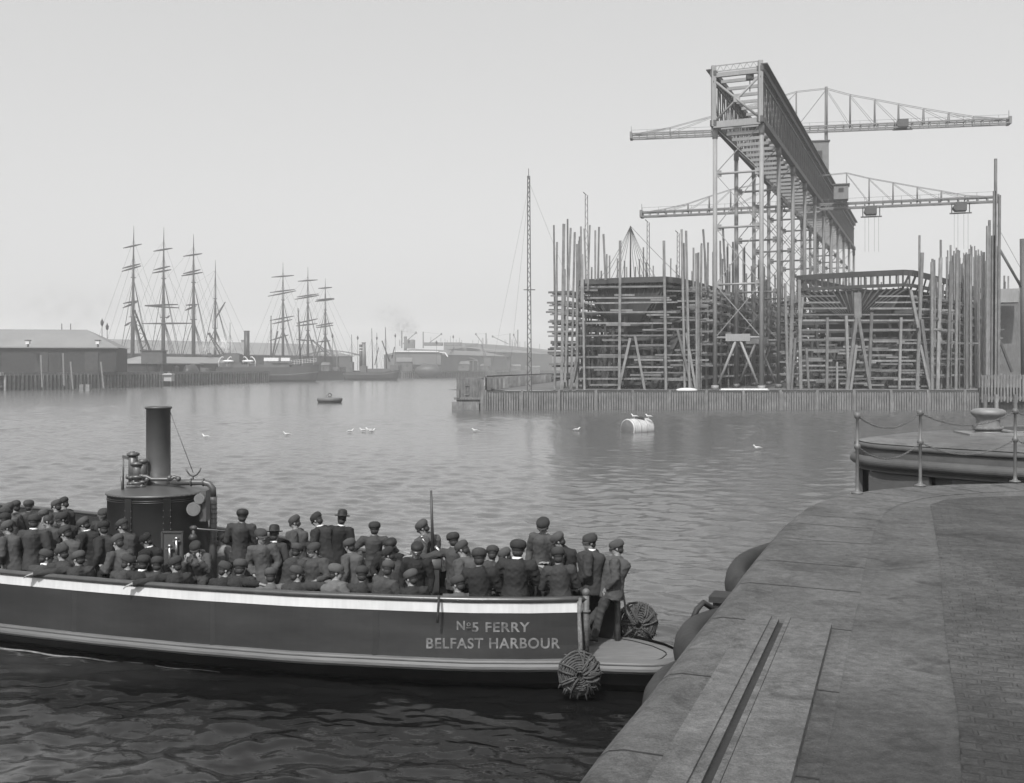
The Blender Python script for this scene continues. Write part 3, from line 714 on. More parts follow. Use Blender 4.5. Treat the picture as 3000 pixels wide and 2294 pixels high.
# ================================================================ PEOPLE
def remesh(mb, voxel, smooth_it=2):
    me = bpy.data.meshes.new('t'); me.from_pydata(mb.v, [], mb.f); me.update()
    o = bpy.data.objects.new('t', me); COL.objects.link(o)
    md = o.modifiers.new('r', 'REMESH'); md.mode = 'VOXEL'; md.voxel_size = voxel; md.use_smooth_shade = True
    if smooth_it:
        ms = o.modifiers.new('s', 'SMOOTH'); ms.iterations = smooth_it; ms.factor = .5
    dg = bpy.context.evaluated_depsgraph_get(); out = bpy.data.meshes.new_from_object(o.evaluated_get(dg))
    bpy.data.objects.remove(o); bpy.data.meshes.remove(me)
    return out
def folds(me, amp, sc, seed):
    k = len(me.vertices); co = np.zeros(k * 3); me.vertices.foreach_get('co', co); co = co.reshape(-1, 3)
    nr = np.zeros(k * 3); me.vertices.foreach_get('normal', nr); nr = nr.reshape(-1, 3)
    rs = np.random.RandomState(seed); d = np.zeros(k)
    for i in range(10):
        a = rs.randn(3); a /= np.linalg.norm(a); ph = rs.rand() * 6.28
        wv = co @ a * sc * (1 + rs.rand() * 1.6) + ph + 1.3 * np.sin(co @ rs.randn(3) * sc * .45 + rs.rand() * 6)
        d += (1 - np.abs(np.sin(wv))) ** 2
    d = d / 10 - .35
    co += nr * (d * amp)[:, None]; me.vertices.foreach_set('co', co.ravel()); me.update()

def cloth(name, v, var=.3):
    return mat(name, v, .92, var, 4, bump=.006, bscale=14, objvar=.35, spec=.15)
C_dark = cloth('dark_wool', .028); C_mid = cloth('brown_wool', .046); C_grey = cloth('grey_tweed', .075); C_light = cloth('pale_drill', .13)
C_blk = cloth('black_serge', .015); C_tr = cloth('trouser_cloth', .035); M_cap = cloth('cap_cloth', .042)
M_hair = mat('hair', .02, .7, .4, 30); M_shoe = mat('boot_leather', .02, .5, .3, 10); M_linen = mat('linen', .75, .7, .05, 10); M_eye = mat('eyes', .01, .3, .1, 10)
M_bowler = mat('felt_hat', .012, .7, .2, 10); M_boy = cloth('boy_jacket', .055)

def V(*a): return Vector(a)
def make_person(pose, head_pitch=0.1, head_yaw=0.0, seed=0):
    """a figure facing +Y, feet (or seat) at z=0; returns dict of meshes and height"""
    sit = pose.startswith('sit')
    hip = .10 if sit else .92
    lean = dict(stand=.03, cross=.06, akimbo=.02, reach=.10, read=.14, lean=-.10, pocket=.02, sit=.16, sit_r=.10, sit_l=.12, sit_face=.38, sit_up=.02)[pose]
    Rt = Matrix.Rotation(-lean, 3, 'X')       # tilt forward (+Y)
    P = V(0, 0, hip)
    def T(x, y, z): return P + Rt @ V(x, y, z)
    top = .50
    neck = T(0, -.01, top - .01); 
    shl, shr = T(-.178, -.01, top - .07), T(.178, -.01, top - .07)
    hc = neck + Rt @ V(0, .035, .132)
    Rh = Matrix.Rotation(head_yaw, 3, 'Z') @ Matrix.Rotation(-head_pitch, 3, 'X')
    def Hd(x, y, z): return hc + Rh @ V(x, y, z)
    # arms: elbow, wrist in torso space, hand direction
    def arm(sg):
        s = shr if sg > 0 else shl
        if pose in ('stand', 'pocket'):
            e = s + V(sg * .07, -.04, -.27); w = e + V(-sg * .02, .09, -.23); h = V(0, .05, -1)
            if pose == 'pocket': w = e + V(-sg * .10, .13, -.17); h = V(-sg * .3, .3, -.9)
        elif pose == 'cross': e = s + V(sg * .07, .03, -.27); w = e + V(-sg * .18, .20, .05); h = V(-sg, .1, .1)
        elif pose == 'akimbo': e = s + V(sg * .21, -.08, -.20); w = e + V(-sg * .17, .14, -.14); h = V(-sg * .6, .5, -.5)
        elif pose == 'reach':
            if sg < 0: e = s + V(-.25, .08, -.08); w = e + V(-.24, .06, .04); h = V(-1, .3, 0)
            else: e = s + V(.07, .02, -.27); w = e + V(-.05, .2, -.12); h = V(-.2, 1, -.2)
        elif pose == 'read': e = s + V(sg * .06, .04, -.27); w = e + V(-sg * .10, .23, .04); h = V(-sg * .5, 1, .3)
        elif pose == 'lean':
            e = s + V(sg * .06, -.05, -.26); w = e + V(-sg * .08, .14, -.20); h = V(-sg * .2, .3, -1)
        elif pose in ('sit', 'sit_up'): e = s + V(sg * .09, .07, -.26); w = e + V(-sg * .09, .22, -.04); h = V(-sg * .5, 1, -.2)
        elif pose == 'sit_face': 
            e = s + V(sg * .05, .18, -.22); w = e + V(-sg * .10, .08, .22); h = V(-sg * .4, -.1, 1)
        elif pose == 'sit_r':
            if sg > 0: e = s + V(.25, -.13, .01); w = e + V(.24, .0, -.02); h = V(1, .1, -.25)
            else: e = s + V(-.06, .08, -.26); w = e + V(.10, .22, -.02); h = V(.5, 1, 0)
        elif pose == 'sit_l':
            if sg < 0: e = s + V(-.25, -.13, .01); w = e + V(-.24, .0, -.02); h = V(-1, 0, -.3)
            else: e = s + V(.06, .08, -.26); w = e + V(-.10, .22, -.02); h = V(-.5, 1, 0)
        return s, e, w, h.normalized()
    arms = {sg: arm(sg) for sg in (-1, 1)}
    # legs
    legs = {}
    for sg in (-1, 1):
        h0 = P + V(sg * .09, 0, -.02)
        if sit: k = h0 + V(sg * .07, .42, .02); a = k + V(0, .05, -.44)
        elif pose == 'lean' and sg > 0: k = h0 + V(-.03, .14, -.40); a = V(-.06, .42, .07)
        elif pose == 'lean': k = h0 + V(0, .10, -.42); a = V(sg * .09, .16, .07)
        else: k = h0 + V(sg * .01, .03, -.42); a = V(sg * .11, -.03 + .05 * sg, .08)
        legs[sg] = (h0, k, a)
    # ---- body (one continuous surface): head, neck, trunk, arms, hands, legs
    b = MB()
    hm = Rh
    b.ball(Hd(0, 0, .03), (.076, .096, .095), 20, hm); b.ball(Hd(0, .03, -.045), (.056, .066, .07), 16, hm)
    b.ball(Hd(0, .062, -.095), (.026, .022, .02), 10, hm)           # chin
    b.tube([Hd(0, .088, .02), Hd(0, .106, -.012), Hd(0, .112, -.027), Hd(0, .09, -.036)], [.009, .012, .015, .010], 8)   # nose
    b.ball(Hd(0, .088, -.058), (.024, .012, .007), 8, hm); b.ball(Hd(0, .086, -.070), (.020, .012, .007), 8, hm)          # lips
    b.ball(Hd(0, .082, .033), (.05, .016, .010), 10, hm)            # brow
    for sg in (-1, 1):
        b.ball(Hd(sg * .078, -.008, -.012), (.010, .018, .032), 10, hm); b.ball(Hd(sg * .040, .062, -.022), (.024, .022, .024), 8, hm)
    b.tube([hc + Rh @ V(0, -.02, -.04), hc + V(0, -.015, -.11), neck + V(0, -.005, -.04)], [.055, .054, .062], 14)
    b.tube([T(0, 0, -.04), T(0, 0, .12), T(0, .0, .30), T(0, -.01, .42), T(0, -.01, .48)], [(.14, .10), (.13, .095), (.155, .105), (.15, .09), (.07, .06)], 16)
    for sg, (s, e, w, h) in arms.items():
        b.tube([T(sg * .08, -.01, top - .07), s, s.lerp(e, .5), e, e.lerp(w, .4), w], [.05, .05, .044, .038, .036, .025], 10)
        # palm, four bent fingers and a thumb
        side = h.cross(V(0, 0, 1)) if abs(h.z) < .9 else h.cross(V(0, 1, 0)); side = side.normalized(); up = side.cross(h)
        pm = w + h * .05
        b.tube([w, w + h * .03, w + h * .085], [(.026, .018), (.038, .017), (.040, .015)], 10)
        for i, fl in enumerate((.062, .074, .070, .056)):
            r0 = w + h * .08 + side * ((i - 1.5) * .0185); m1 = r0 + h * fl * .5 + up * -.006; m2 = r0 + h * fl * .85 - up * .028
            b.tube([r0, m1, m2], [.0095, .0088, .007], 6)
        tb = w + h * .03 + side * (-sg * .034); b.tube([tb, tb + h * .035 - side * sg * .022, tb + h * .06 - side * sg * .018 - up * .012], [.012, .0105, .008], 6)
    for sg, (h0, k, a) in legs.items(): b.tube([h0, h0.lerp(k, .5), k, k.lerp(a, .4), a], [.078, .065, .05, .045, .035], 10)
    body = remesh(b, .0095, 1)
    # ---- jacket
    j = MB()
    if sit: prof = [(-.06, .20, .165), (.02, .185, .155), (.14, .165, .13), (.28, .19, .135), (.38, .205, .125), (.44, .19, .10), (.485, .10, .075), (.515, .062, .058)]
    else: prof = [(-.20, .195, .145), (-.08, .185, .14), (.06, .165, .125), (.16, .162, .12), (.28, .185, .128), (.38, .205, .122), (.44, .19, .10), (.485, .10, .075), (.515, .062, .058)]
    j.tube([T(0, -.012, z) for z, a_, c_ in prof], [(a_ * (1.15 if z < .46 else 1.05), c_ * (1.2 if z < .46 else 1.1)) for z, a_, c_ in prof], 24)
    j.ball(T(0, -.045, .34), (.15, .09, .14), 14)
    for sg, (s, e, w, h) in arms.items():
        j.ball(s + V(-sg * .012, 0, .0), (.075, .07, .075), 12)
        ww = e.lerp(w, .93)
        j.tube([T(sg * .10, -.01, top - .08), s, s.lerp(e, .5), e, e.lerp(w, .45), ww], [.074, .088, .080, .070, .064, .054], 12)
    jac = remesh(j, .0135, 2); folds(jac, .034, 17, seed)
    # ---- trousers
    t = MB()
    t.tube([P + V(0, 0, .10), P + V(0, 0, 0), P + V(0, 0.01 if not sit else .03, -.08)], [(.155, .115), (.165, .13), (.15, .11)], 18)
    for sg, (h0, k, a) in legs.items():
        t.tube([h0, h0.lerp(k, .5), k, k.lerp(a, .5), a.lerp(k, .02)], [.092, .086, .072, .068, .066], 12)
    tro = remesh(t, .016, 2); folds(tro, .03, 15, seed + 5)
    # ---- shoes
    sh = MB()
    shoes = []
    for sg, (h0, k, a) in legs.items():
        fw = V(sg * .15, 1, 0).normalized(); sm_ = MB(); z0 = a.z - .07
        base = V(a.x, a.y, z0)
        sm_.tube([a + V(0, 0, .03), a + V(0, 0, -.01), base + fw * -.02 + V(0, 0, .03)], [.045, .045, .04], 10)
        sm_.tube([base - fw * .07 + V(0, 0, .035), base + V(0, 0, .045), base + fw * .1 + V(0, 0, .035), base + fw * .18 + V(0, 0, .025)], [(.032, .035), (.04, .045), (.045, .034), (.03, .022)], 12)
        shoes.append(sm_)
    # ---- hair, caps
    hr = MB(); hr.ball(Hd(0, -.012, .03), (.083, .098, .097), 18, hm); hr.ball(Hd(0, -.045, -.04), (.069, .056, .06), 14, hm)
    hcut = MB(); 
    me = hr
    capm = MB(); tilt = Matrix.Rotation(R(-13), 3, 'X'); cmx = hm @ tilt
    capm.lathe([(.090, -.054), (.101, -.047), (.111, -.028), (.115, 0), (.110, .028), (.094, .052), (.064, .068), (.032, .075), (0, .077)], Hd(0, -.010, .062), 24, cmx @ Matrix.Diagonal((.93, 1.06, 1)).to_3x3())
    cb = MB()
    # peak
    vs = []; fs = []
    for r_i, (rr, dz) in enumerate(((.090, 0), (.112, -.004), (.130, -.016), (.136, -.024))):
        for i in range(15):
            a = R(90) + R(62) * (i / 7 - 1); k = 1 - .25 * abs(i / 7 - 1) ** 3 * (r_i / 3)
            vs.append(Hd(0, -.010, .062) + cmx @ V(rr * k * math.cos(a) * .95, rr * k * math.sin(a) * 1.04, -.012 + dz))
    for r_i in range(3):
        for i in range(14): fs.append((r_i * 15 + i, r_i * 15 + i + 1, (r_i + 1) * 15 + i + 1, (r_i + 1) * 15 + i))
    k = len(vs); vs2 = vs + [v + cmx @ V(0, 0, -.007) for v in vs]
    cb.add(vs2, fs + [tuple(i + k for i in f[::-1]) for f in fs], True)
    bow_ = MB(); bow_.lathe([(.085, -.02), (.150, -.012), (.158, 0), (.152, .004), (.098, -.004), (.099, .05), (.088, .095), (.055, .118), (0, .124)], Hd(0, -.01, .075), 28, hm @ Matrix.Diagonal((.92, 1.12, 1)).to_3x3())
    col_ = MB(); col_.tube([neck + V(0, -.008, .0), neck + (hc - neck) * .28 + V(0, -.016, 0)], [.066, .062], 18, cap=False)
    ey = MB()
    for sg in (-1, 1): ey.ball(Hd(sg * .031, .083, .010), (.012, .008, .006), 8, hm)
    ms = MB(); ms.tube([Hd(-.034, .082, -.055), Hd(-.012, .102, -.046), Hd(.012, .102, -.046), Hd(.034, .082, -.055)], [.005, .010, .010, .005], 8)
    cap_top = (Hd(0, -.01, .062) + cmx @ V(0, 0, .077)).z
    return dict(body=body, jacket=jac, trousers=tro, shoes=shoes, hair=hr, cap=capm, peak=cb, bowler=bow_, collar=col_, eyes=ey, moustache=ms, top=cap_top, sit=sit, hx=hc.x, hy=hc.y)

PROT = {}
def proto(key, *a, **k):
    d = make_person(*a, **k)
    def mk(nm, src, m):
        if isinstance(src, MB):
            me = bpy.data.meshes.new(nm); me.from_pydata(src.v, [], src.f); me.polygons.foreach_set('use_smooth', src.sm); me.update()
        else: me = src; me.name = nm
        me.materials.clear(); me.materials.append(m); return me
    d['m'] = dict(body=mk('body', d['body'], M_skin), jacket=mk('jacket', d['jacket'], C_dark), trousers=mk('trousers', d['trousers'], C_tr),
                  shoe=[mk('boot', s, M_shoe) for s in d['shoes']], hair=mk('hair', d['hair'], M_hair), cap=mk('cap', d['cap'], M_cap), peak=mk('peak', d['peak'], M_cap),
                  bowler=mk('bowler', d['bowler'], M_bowler), collar=mk('collar', d['collar'], M_linen), eyes=mk('eyes', d['eyes'], M_eye), moustache=mk('moustache', d['moustache'], M_hair))
    PROT[key] = d
proto('stand', 'stand', .12, 0, 1); proto('down', 'stand', .42, .15, 2); proto('turn', 'pocket', .10, .65, 3); proto('turn2', 'stand', .15, -.7, 4)
proto('cross', 'cross', .10, .1, 5); proto('akimbo', 'akimbo', .05, .1, 6); proto('reach', 'reach', .12, .15, 7); proto('read', 'read', .5, 0, 8)
proto('lean', 'lean', .30, .1, 9); proto('sit', 'sit', .12, 0, 10); proto('sitd', 'sit', .35, .5, 11); proto('sitr', 'sit_r', .25, -.9, 12); proto('sitl', 'sit_l', .2, .9, 13)
proto('face', 'sit_face', .25, 0, 14); proto('situp', 'sit_up', .08, -.5, 15)

NEAR_P = []
def person(px, py, key, yaw, label, Y=None, coat=C_dark, hat='cap', collar=False, sc=1.0, extra=None, floor=None, stache=False):
    """px, py: photo position of the top of the cap; yaw in degrees, 0 = back to the camera, + = turned to the left"""
    d = PROT[key]; sit = d['sit']; sc *= 1.11
    topz = (1.08 if sit else DZ) + d['top'] * sc
    if floor is not None: topz = floor + d['top'] * sc
    if Y is None:
        Y = (H - topz) * F / (py - HZ)
        for _ in range(60):          # keep everyone inside the bulwarks
            X = (px - 1500) / F * Y; rel = Vector((X, Y)) - FA; s_ = rel.dot(FU); pp_ = rel.dot(FN)
            if pp_ < -(far_p(s_) - .3): Y -= .05
            elif pp_ > rail_p(s_) - .3: Y += .05
            else: break
    p = at(px, py, Y); base = Vector((p.x, p.y, p.z - d['top'] * sc))
    ra = R(yaw); off = Matrix.Rotation(ra, 3, 'Z') @ Vector((d['hx'], d['hy'], 0)) * sc
    base = base - off
    t = thing('person', base, label, 'person', 'men crowded aboard the ferry', rz=ra); wv = rnd.uniform(.97, 1.09); t.scale = (sc * wv, sc * wv, sc); t.rotation_euler = (R(rnd.uniform(-4, 5)), R(rnd.uniform(-5, 5)), ra)
    def add(nm, me, m=None, par=None):
        o = bpy.data.objects.new(nm, me); COL.objects.link(o); o.parent = par or t
        if m:
            o.material_slots[0].link = 'OBJECT'; o.material_slots[0].material = m
        return o
    m = d['m']; add('body', m['body']); add('jacket', m['jacket'], coat); add('trousers', m['trousers'], C_light if coat is C_light else None)
    for s in m['shoe']: add('boot', s)
    add('hair', m['hair']); add('eyes', m['eyes'])
    if hat == 'cap': c = add('cap', m['cap'], coat if (int(px) % 3 == 0 and coat is not C_light) else None); add('peak', m['peak'], None, c)
    elif hat == 'bowler': add('bowler_hat', m['bowler'])
    elif hat == 'uniform': c = add('cap', m['cap'], M_bowler); add('peak', m['peak'], M_black, c)
    if collar: add('collar', m['collar'])
    if stache: add('moustache', m['moustache'])
    if extra: extra(t, base, ra, sc)
    return t
def paper(t, base, ra, sc):
    mb = MB(); mb.box((0, 0, 0), (.16, .01, .13)); o = mb.build('paper', M_linen, t, local=True); o.location = (0, .36, 1.18); o.rotation_euler = (R(-40), 0, 0)
def p_(*a, **k): return person(*a, **k)
# -- crowd abaft the boiler, left of the photo
p_(6, 1504, 'stand', 10, 'man in dark jacket cut by the left edge, second row of the standing crowd')
p_(23, 1486, 'stand', -15, 'man with white collar nearest the left edge among those standing', collar=True)
p_(38, 1470, 'turn', 60, 'man behind, his cap overlapped by the hatless-looking neighbour, rearmost at far left', coat=C_mid)
p_(60, 1466, 'turn', 20, 'man in cap looking left, rear row between the left edge and the boiler', coat=C_mid)
p_(104, 1462, 'stand', 5, 'man with his back turned, standing alone on the skyline of the rear left crowd')
p_(147, 1468, 'down', 60, 'man half hidden behind the tallest cap of the rear left crowd', coat=C_mid)
p_(177, 1461, 'down', 80, 'man with bowed head facing left, rightmost of the rear left row')
p_(132, 1489, 'stand', 40, 'man in light grey cap in the thick of the left crowd', coat=C_grey)
p_(155, 1507, 'down', 90, 'bareheaded dark-haired man looking down in the left crowd', hat=None, coat=C_mid)
p_(193, 1500, 'stand', 120, 'man in front of the pale post, facing right in the left crowd')
p_(98, 1508, 'stand', 8, 'broad-backed man in long coat, white collar, nearest standing at left', collar=True, coat=C_dark, sc=1.05)
p_(43, 1523, 'turn', 70, 'man in cap facing left, behind the light coat at the left edge', coat=C_mid)
p_(198, 1543, 'read', 75, 'stooping man reaching down beside the gunwale, left of the boiler', coat=C_mid)
p_(250, 1518, 'read', 85, 'man with white collar bending left with hands together, in front of the boiler', collar=True)
p_(289, 1491, 'stand', 170, 'man facing the camera just left of the boiler side', coat=C_mid)
p_(291, 1529, 'turn2', 80, 'man with lowered cap against the boiler, behind the bending man')
p_(350, 1527, 'read', 70, 'man in cap standing before the boiler, looking left')
p_(336, 1571, 'read', 60, 'man stooping low in front of the boiler, arms forward', coat=C_mid)
p_(432, 1562, 'read', 95, 'man with white collar reading a paper before the boiler', collar=True, extra=paper, Y=21.0)
def near(px, py, key, yaw, label, **k):     # seated along the near bulwark: keep the seat just inside the rail
    d = PROT[key]; sc = k.get('sc', 1.0)
    topz = 1.08 + d['top'] * sc; Y = None
    # depth from the rail line
    Yr = 18.0
    for _ in range(20):
        X = (px - 1500) / F * Yr; rel = Vector((X, Yr)) - FA; s = rel.dot(FU); q = fp(s, rail_p(s) - (.34 * k.get('sc', 1) ** 2 + max(0, d['hy']) * 1.1), 0); Yr += .7 * (q.y - Yr)
    return person(px, py, key, yaw, label, Y=Yr, **k)
near(-22, 1622, 'sitl', 4, 'man in pale drill coat leaning on the gunwale at the left edge', coat=C_light)
near(130, 1611, 'sitr', 2, 'seated man with white collar, second along the near gunwale from the left', collar=True)
near(232, 1614, 'sitl', 8, 'seated man turned left with a hand at his chin, arm along the gunwale', coat=C_mid)
near(180, 1600, 'sitd', 40, 'man seated bending over between two men on the near gunwale at left')
near(368, 1627, 'sitr', -4, 'round-shouldered man seated on the near gunwale, face turned right', coat=C_dark)
near(418, 1625, 'sit', 0, 'grey-haired seated man with white collar showing, back to the rail', collar=True)
near(457, 1630, 'sit', 10, 'man seated left of the smokebox door with his back to the rail', coat=C_mid)
near(522, 1630, 'sitl', 14, 'smoking man in large cap leaning his arm along the gunwale below the boiler door', sc=1.04, stache=True)
p_(580, 1584, 'face', 175, 'man facing the camera with a hand raised to his face, beside the down pipe', coat=C_mid, collar=True)
near(661, 1646, 'sitr', -6, 'old man seated facing right with one arm hung over the gunwale', coat=C_dark, stache=True)
near(703, 1638, 'sit', -5, 'big-backed man seated right of the old man with the hanging arm', sc=1.05)
p_(698, 1488, 'cross', 8, 'big man standing with folded arms and his back to us, right of the boiler', sc=1.06, hat='uniform')
p_(645, 1560, 'stand', 150, 'man in pale shirt half hidden behind the big standing man', coat=C_light, Y=23.4)
p_(784, 1551, 'turn', 185, 'stout man in pale overall jacket facing the camera', coat=C_grey, sc=1.02, stache=True)
p_(811, 1547, 'stand', -10, 'man in bowler hat close behind the overall jacket', hat='bowler', collar=True)
p_(861, 1513, 'down', 80, 'young man with hands in pockets looking down to the left', coat=C_mid)
p_(945, 1504, 'read', 70, 'tall man in long coat and white collar, head bowed over his hands', collar=True, sc=1.04)
p_(985, 1499, 'stand', -5, 'taller man in bowler hat standing against the water', hat='bowler', collar=True, coat=C_blk)
p_(1092, 1527, 'akimbo', 5, 'man standing with hands on hips and elbows out, back to us', coat=C_mid)
p_(859, 1590, 'sit', -20, 'seated man seen from behind under the young man in a cap', coat=C_mid)
p_(920, 1592, 'situp', 160, 'small figure peeping between the young man and the tall coat', coat=C_mid)
p_(1036, 1574, 'stand', 60, 'man hidden behind the elbow of the man with hands on hips', coat=C_mid, sc=.95)
p_(1135, 1575, 'situp', 178, 'face in a peaked cap looking out beside the elbow at right', hat='uniform', coat=C_blk)
p_(1143, 1604, 'sitd', 60, 'man seated low with a pipe, right of the elbow', coat=C_dark)
near(800, 1663, 'sit', 5, 'white-haired man in lighter jacket seated with back to the gunwale', coat=C_grey)
near(880, 1658, 'sitr', -3, 'boy-faced man in big cap turned right with his hand on the gunwale', sc=1.02)
near(993, 1652, 'situp', -50, 'young man in light jacket and cap in profile to the right', coat=C_grey)
near(1064, 1658, 'sit', 0, 'square-shouldered man seated with his back to us, grey head below the cap')
near(1136, 1642, 'sitd', -40, 'man in cap half turned right, seated before the pipe smoker', coat=C_mid)
near(1214, 1668, 'sitl', 3, 'man stretched along the gunwale with his left arm and hand over it', coat=C_dark, sc=1.03)
p_(1211, 1588, 'stand', 180, 'deck hand in badged cap standing at the control stand', hat='uniform', coat=C_blk, stache=True)
p_(1254, 1522, 'read', 85, 'man with a hand at his mouth behind the thin staff', coat=C_mid)
p_(1343, 1558, 'reach', 10, 'man stretching his left arm to the control stand', coat=C_mid)
p_(1369, 1588, 'down', 60, 'head half hidden behind the man reaching for the control stand', coat=C_mid)
near(1336, 1688, 'sitd', 20, 'lowest seated man by the hanging lashing, only cap and shoulders above the rail', coat=C_grey)
near(1413, 1605, 'sit', -5, 'big round-backed seated man, first of the three broad backs by the bow', sc=1.13)
p_(1438, 1600, 'sitd', -30, 'man whose cap shows just right of the round back', coat=C_mid)
p_(1481, 1608, 'sitd', 70, 'man leaning left between the round back and the white collar', coat=C_dark)
near(1510, 1580, 'sit', -4, 'white-collared man with broad dark back seated on the rail near the lettering', collar=True, sc=1.13)
p_(1574, 1521, 'down', 150, 'tall youth with open jacket looking down to the left', collar=True, coat=C_mid, sc=1.0)
p_(1643, 1559, 'read', 80, 'man in low cap with a hand at his chin behind the youth', coat=C_dark, sc=1.0)
near(1641, 1602, 'sit', 3, 'last broad back on the rail beside the bow post', sc=1.06)
p_(1706, 1562, 'turn', 70, 'young man in white collar standing at the end of the bulwark', Y=18.2, collar=True, coat=C_dark, sc=.99, floor=.55)
p_(1779, 1583, 'lean', 75, 'boy with crossed ankles leaning on the far bow post', Y=18.05, coat=M_boy, sc=.97)
# ================================================================ SHIPYARD
GD = Vector((.419, 1, 0)).normalized(); GW = Vector((1, -.419, 0)).normalized()     # along the slip / across it
G0 = Vector((34.6, 142, 0)); GT, GB = 47.2, 39.6; WG = 6.45; YG = 2.6
sq = math.sqrt(1 + .419 ** 2)
def gp(a, b, z): v = G0 + GD * (a * sq) - GW * b; return Vector((v.x, v.y, z))       # a = depth metres beyond the front bent, b = 0 right row .. WG left row
# yard ground
mb = MB(); mb.poly([Vector(p) for p in ((-9, 139, YG), (80, 139, YG), (140, 139, YG), (420, 460, YG), (150, 520, YG), (12, 300, YG), (-6, 170, YG))])
q = mb.build('shipyard_ground', mat('yard_earth', .10, .95, .4, .3, bump=.05)); q['kind'] = 'structure'
# ---- gantry
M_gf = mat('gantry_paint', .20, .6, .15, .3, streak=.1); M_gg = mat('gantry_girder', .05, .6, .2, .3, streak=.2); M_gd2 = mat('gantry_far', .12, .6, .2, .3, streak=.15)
gan = thing('gantry', gp(0, WG / 2, YG), 'tall steel gantry of paired plate girders on tubular legs receding above the slips', 'gantry')
bays = [15 * i for i in range(11)]
for side, b in ((0, 0), (1, WG)):
    # main truss girder: chords and close web members
    mb = MB(); s0 = gp(-1.2, b, 0); s1 = gp(151, b, 0)
    Z = lambda v, z: Vector((v.x, v.y, z))
    mb.bar(Z(s0, GT - .3), Z(s1, GT - .3), .9, .7); mb.bar(Z(s0, GB + .35), Z(s1, GB + .35), .9, .8)
    mb.bar(Z(s0, GT - 1.5), Z(s1, GT - 1.5), .25, .25)
    mb.build('chord', M_gg, gan)
    mb = MB()
    n = 101
    for i in range(n):
        a = -1.0 + i * 1.5
        wd = .36 if i % 2 == 0 else .12
        mb.bar(gp(a, b, GB + .7), gp(a, b, GT - .6), .16, wd)
        if i % 2 == 0 and i < n - 2: mb.bar(gp(a, b, GT - .7), gp(a + 3.0, b, GB + .8), .10, .18)
    mb.build('web_lattice', M_gg, gan)
    mb = MB(); oo = -.55 if side == 0 else WG + .55
    mb.bar(gp(-1.2, oo, GT + .25), gp(151, oo, GT + .25), .9, .15); mb.build('walkway', M_gg, gan)
    for a in bays:                           # legs
        mb = MB(); r0 = .31
        mb.tube([gp(a, b, YG), gp(a, b, GB)], r0, 14); mb.tube([gp(a, b, GB - 1.6), gp(a, b, GB - .1)], r0 * 1.25, 14); mb.tube([gp(a, b, YG), gp(a, b, YG + .6)], r0 * 1.7, 14)
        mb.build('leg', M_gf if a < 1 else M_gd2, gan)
    mb = MB(); mb.box(gp(-.9, b, (GB + GT) / 2 + .35), (.62, .62, GT - GB + .9)); mb.build('end_post', M_gf, gan)
levels = [33.0, 25.4, 17.4, 9.9]
for a in bays:
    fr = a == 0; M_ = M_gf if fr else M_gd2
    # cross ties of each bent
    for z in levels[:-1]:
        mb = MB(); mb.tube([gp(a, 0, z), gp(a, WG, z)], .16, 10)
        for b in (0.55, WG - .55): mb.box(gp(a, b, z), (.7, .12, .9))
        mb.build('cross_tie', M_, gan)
    mb = MB(); mb.tube([gp(a, 0, levels[-1]), gp(a, WG, levels[-1])], .18, 10)
    mb.build('cross_tie', M_, gan)
    mb = MB(); mb.box(gp(a, WG / 2, levels[-1]), (3.4, .5, 1.0), math.atan2(-.419, 1)); mb.build('gusset_plate', M_, gan)
    mb = MB()
    zz = [GB] + levels
    for z1, z0 in zip(zz[:-1], zz[1:]):
        mb.bar(gp(a, WG - .3, z1 - .3), gp(a, .3, z0 + .3), .10, .10)
        for k in (-.1, .1): mb.bar(gp(a + k, .3, z1 - .3), gp(a + k, WG - .3, z0 + .3), .07, .07)
    mb.build('tie_rod', M_, gan)
    mb = MB(); mb.tube([gp(a, WG / 2 - .3, levels[-1] - .4), gp(a, .5, YG + .8)], .19, 8); mb.build('strut', M_, gan)
    mb = MB(); mb.tube([gp(a, WG / 2 + .3, levels[-1] - .4), gp(a, WG - .5, YG + .8)], .19, 8); mb.build('strut', M_, gan)
mb = MB()
for i in range(40): mb.bar(gp(2 + i * 3.75, .4, GT - .7), gp(2 + i * 3.75, WG - .4, GT - .7), .30, .45)
mb.build('upper_cross_beams', M_gf, gan)
mb = MB()
for i in range(40): mb.bar(gp(2 + i * 3.75, .4, GB + .3), gp(2 + i * 3.75, WG - .4, GB + .3), .30, .45)
mb.build('lower_cross_beams', M_gf, gan)
mb = MB(); mb.bar(gp(-.9, 0, GB + .1), gp(-.9, WG, GB + .1), .5, .9); mb.build('portal_beam', M_gf, gan); mb = MB(); mb.bar(gp(-.9, 0, GT - .6), gp(-.9, WG, GT - .6), .5, .6); mb.build('portal_beam', M_gf, gan)
mb = MB(); mb.tube([gp(-.9, .4, GT - 1.6), gp(-.9, WG - .4, GB + .8)], .17, 8); mb.tube([gp(-1.05, .4, GB + .8), gp(-1.05, WG - .4, GT - 1.6)], .17, 8); mb.box(gp(-1, WG / 2, (GT + GB) / 2 - .4), (.9, .3, .9)); mb.build('portal_brace', M_gf, gan)
mb = MB(); zt = GT + .75
for z in (zt, zt - .8): mb.bar(gp(-.9, 0, z), gp(-.9, WG, z), .12, .12)
for i in range(14): mb.bar(gp(-.9, WG * i / 14, zt - .8 * (i % 2)), gp(-.9, WG * (i + 1) / 14, zt - .8 * ((i + 1) % 2)), .07, .07)
mb.build('lattice_beam', M_gf, gan)
mb = MB(); mb.box(gp(-.5, 1.5, GT - 1.2), (.9, .9, .7)); mb.bar(gp(-.5, 1.5, GT - 1.5), gp(-.5, 1.5, GT - 3.2), .12); mb.build('hoist', M_irondark, gan)

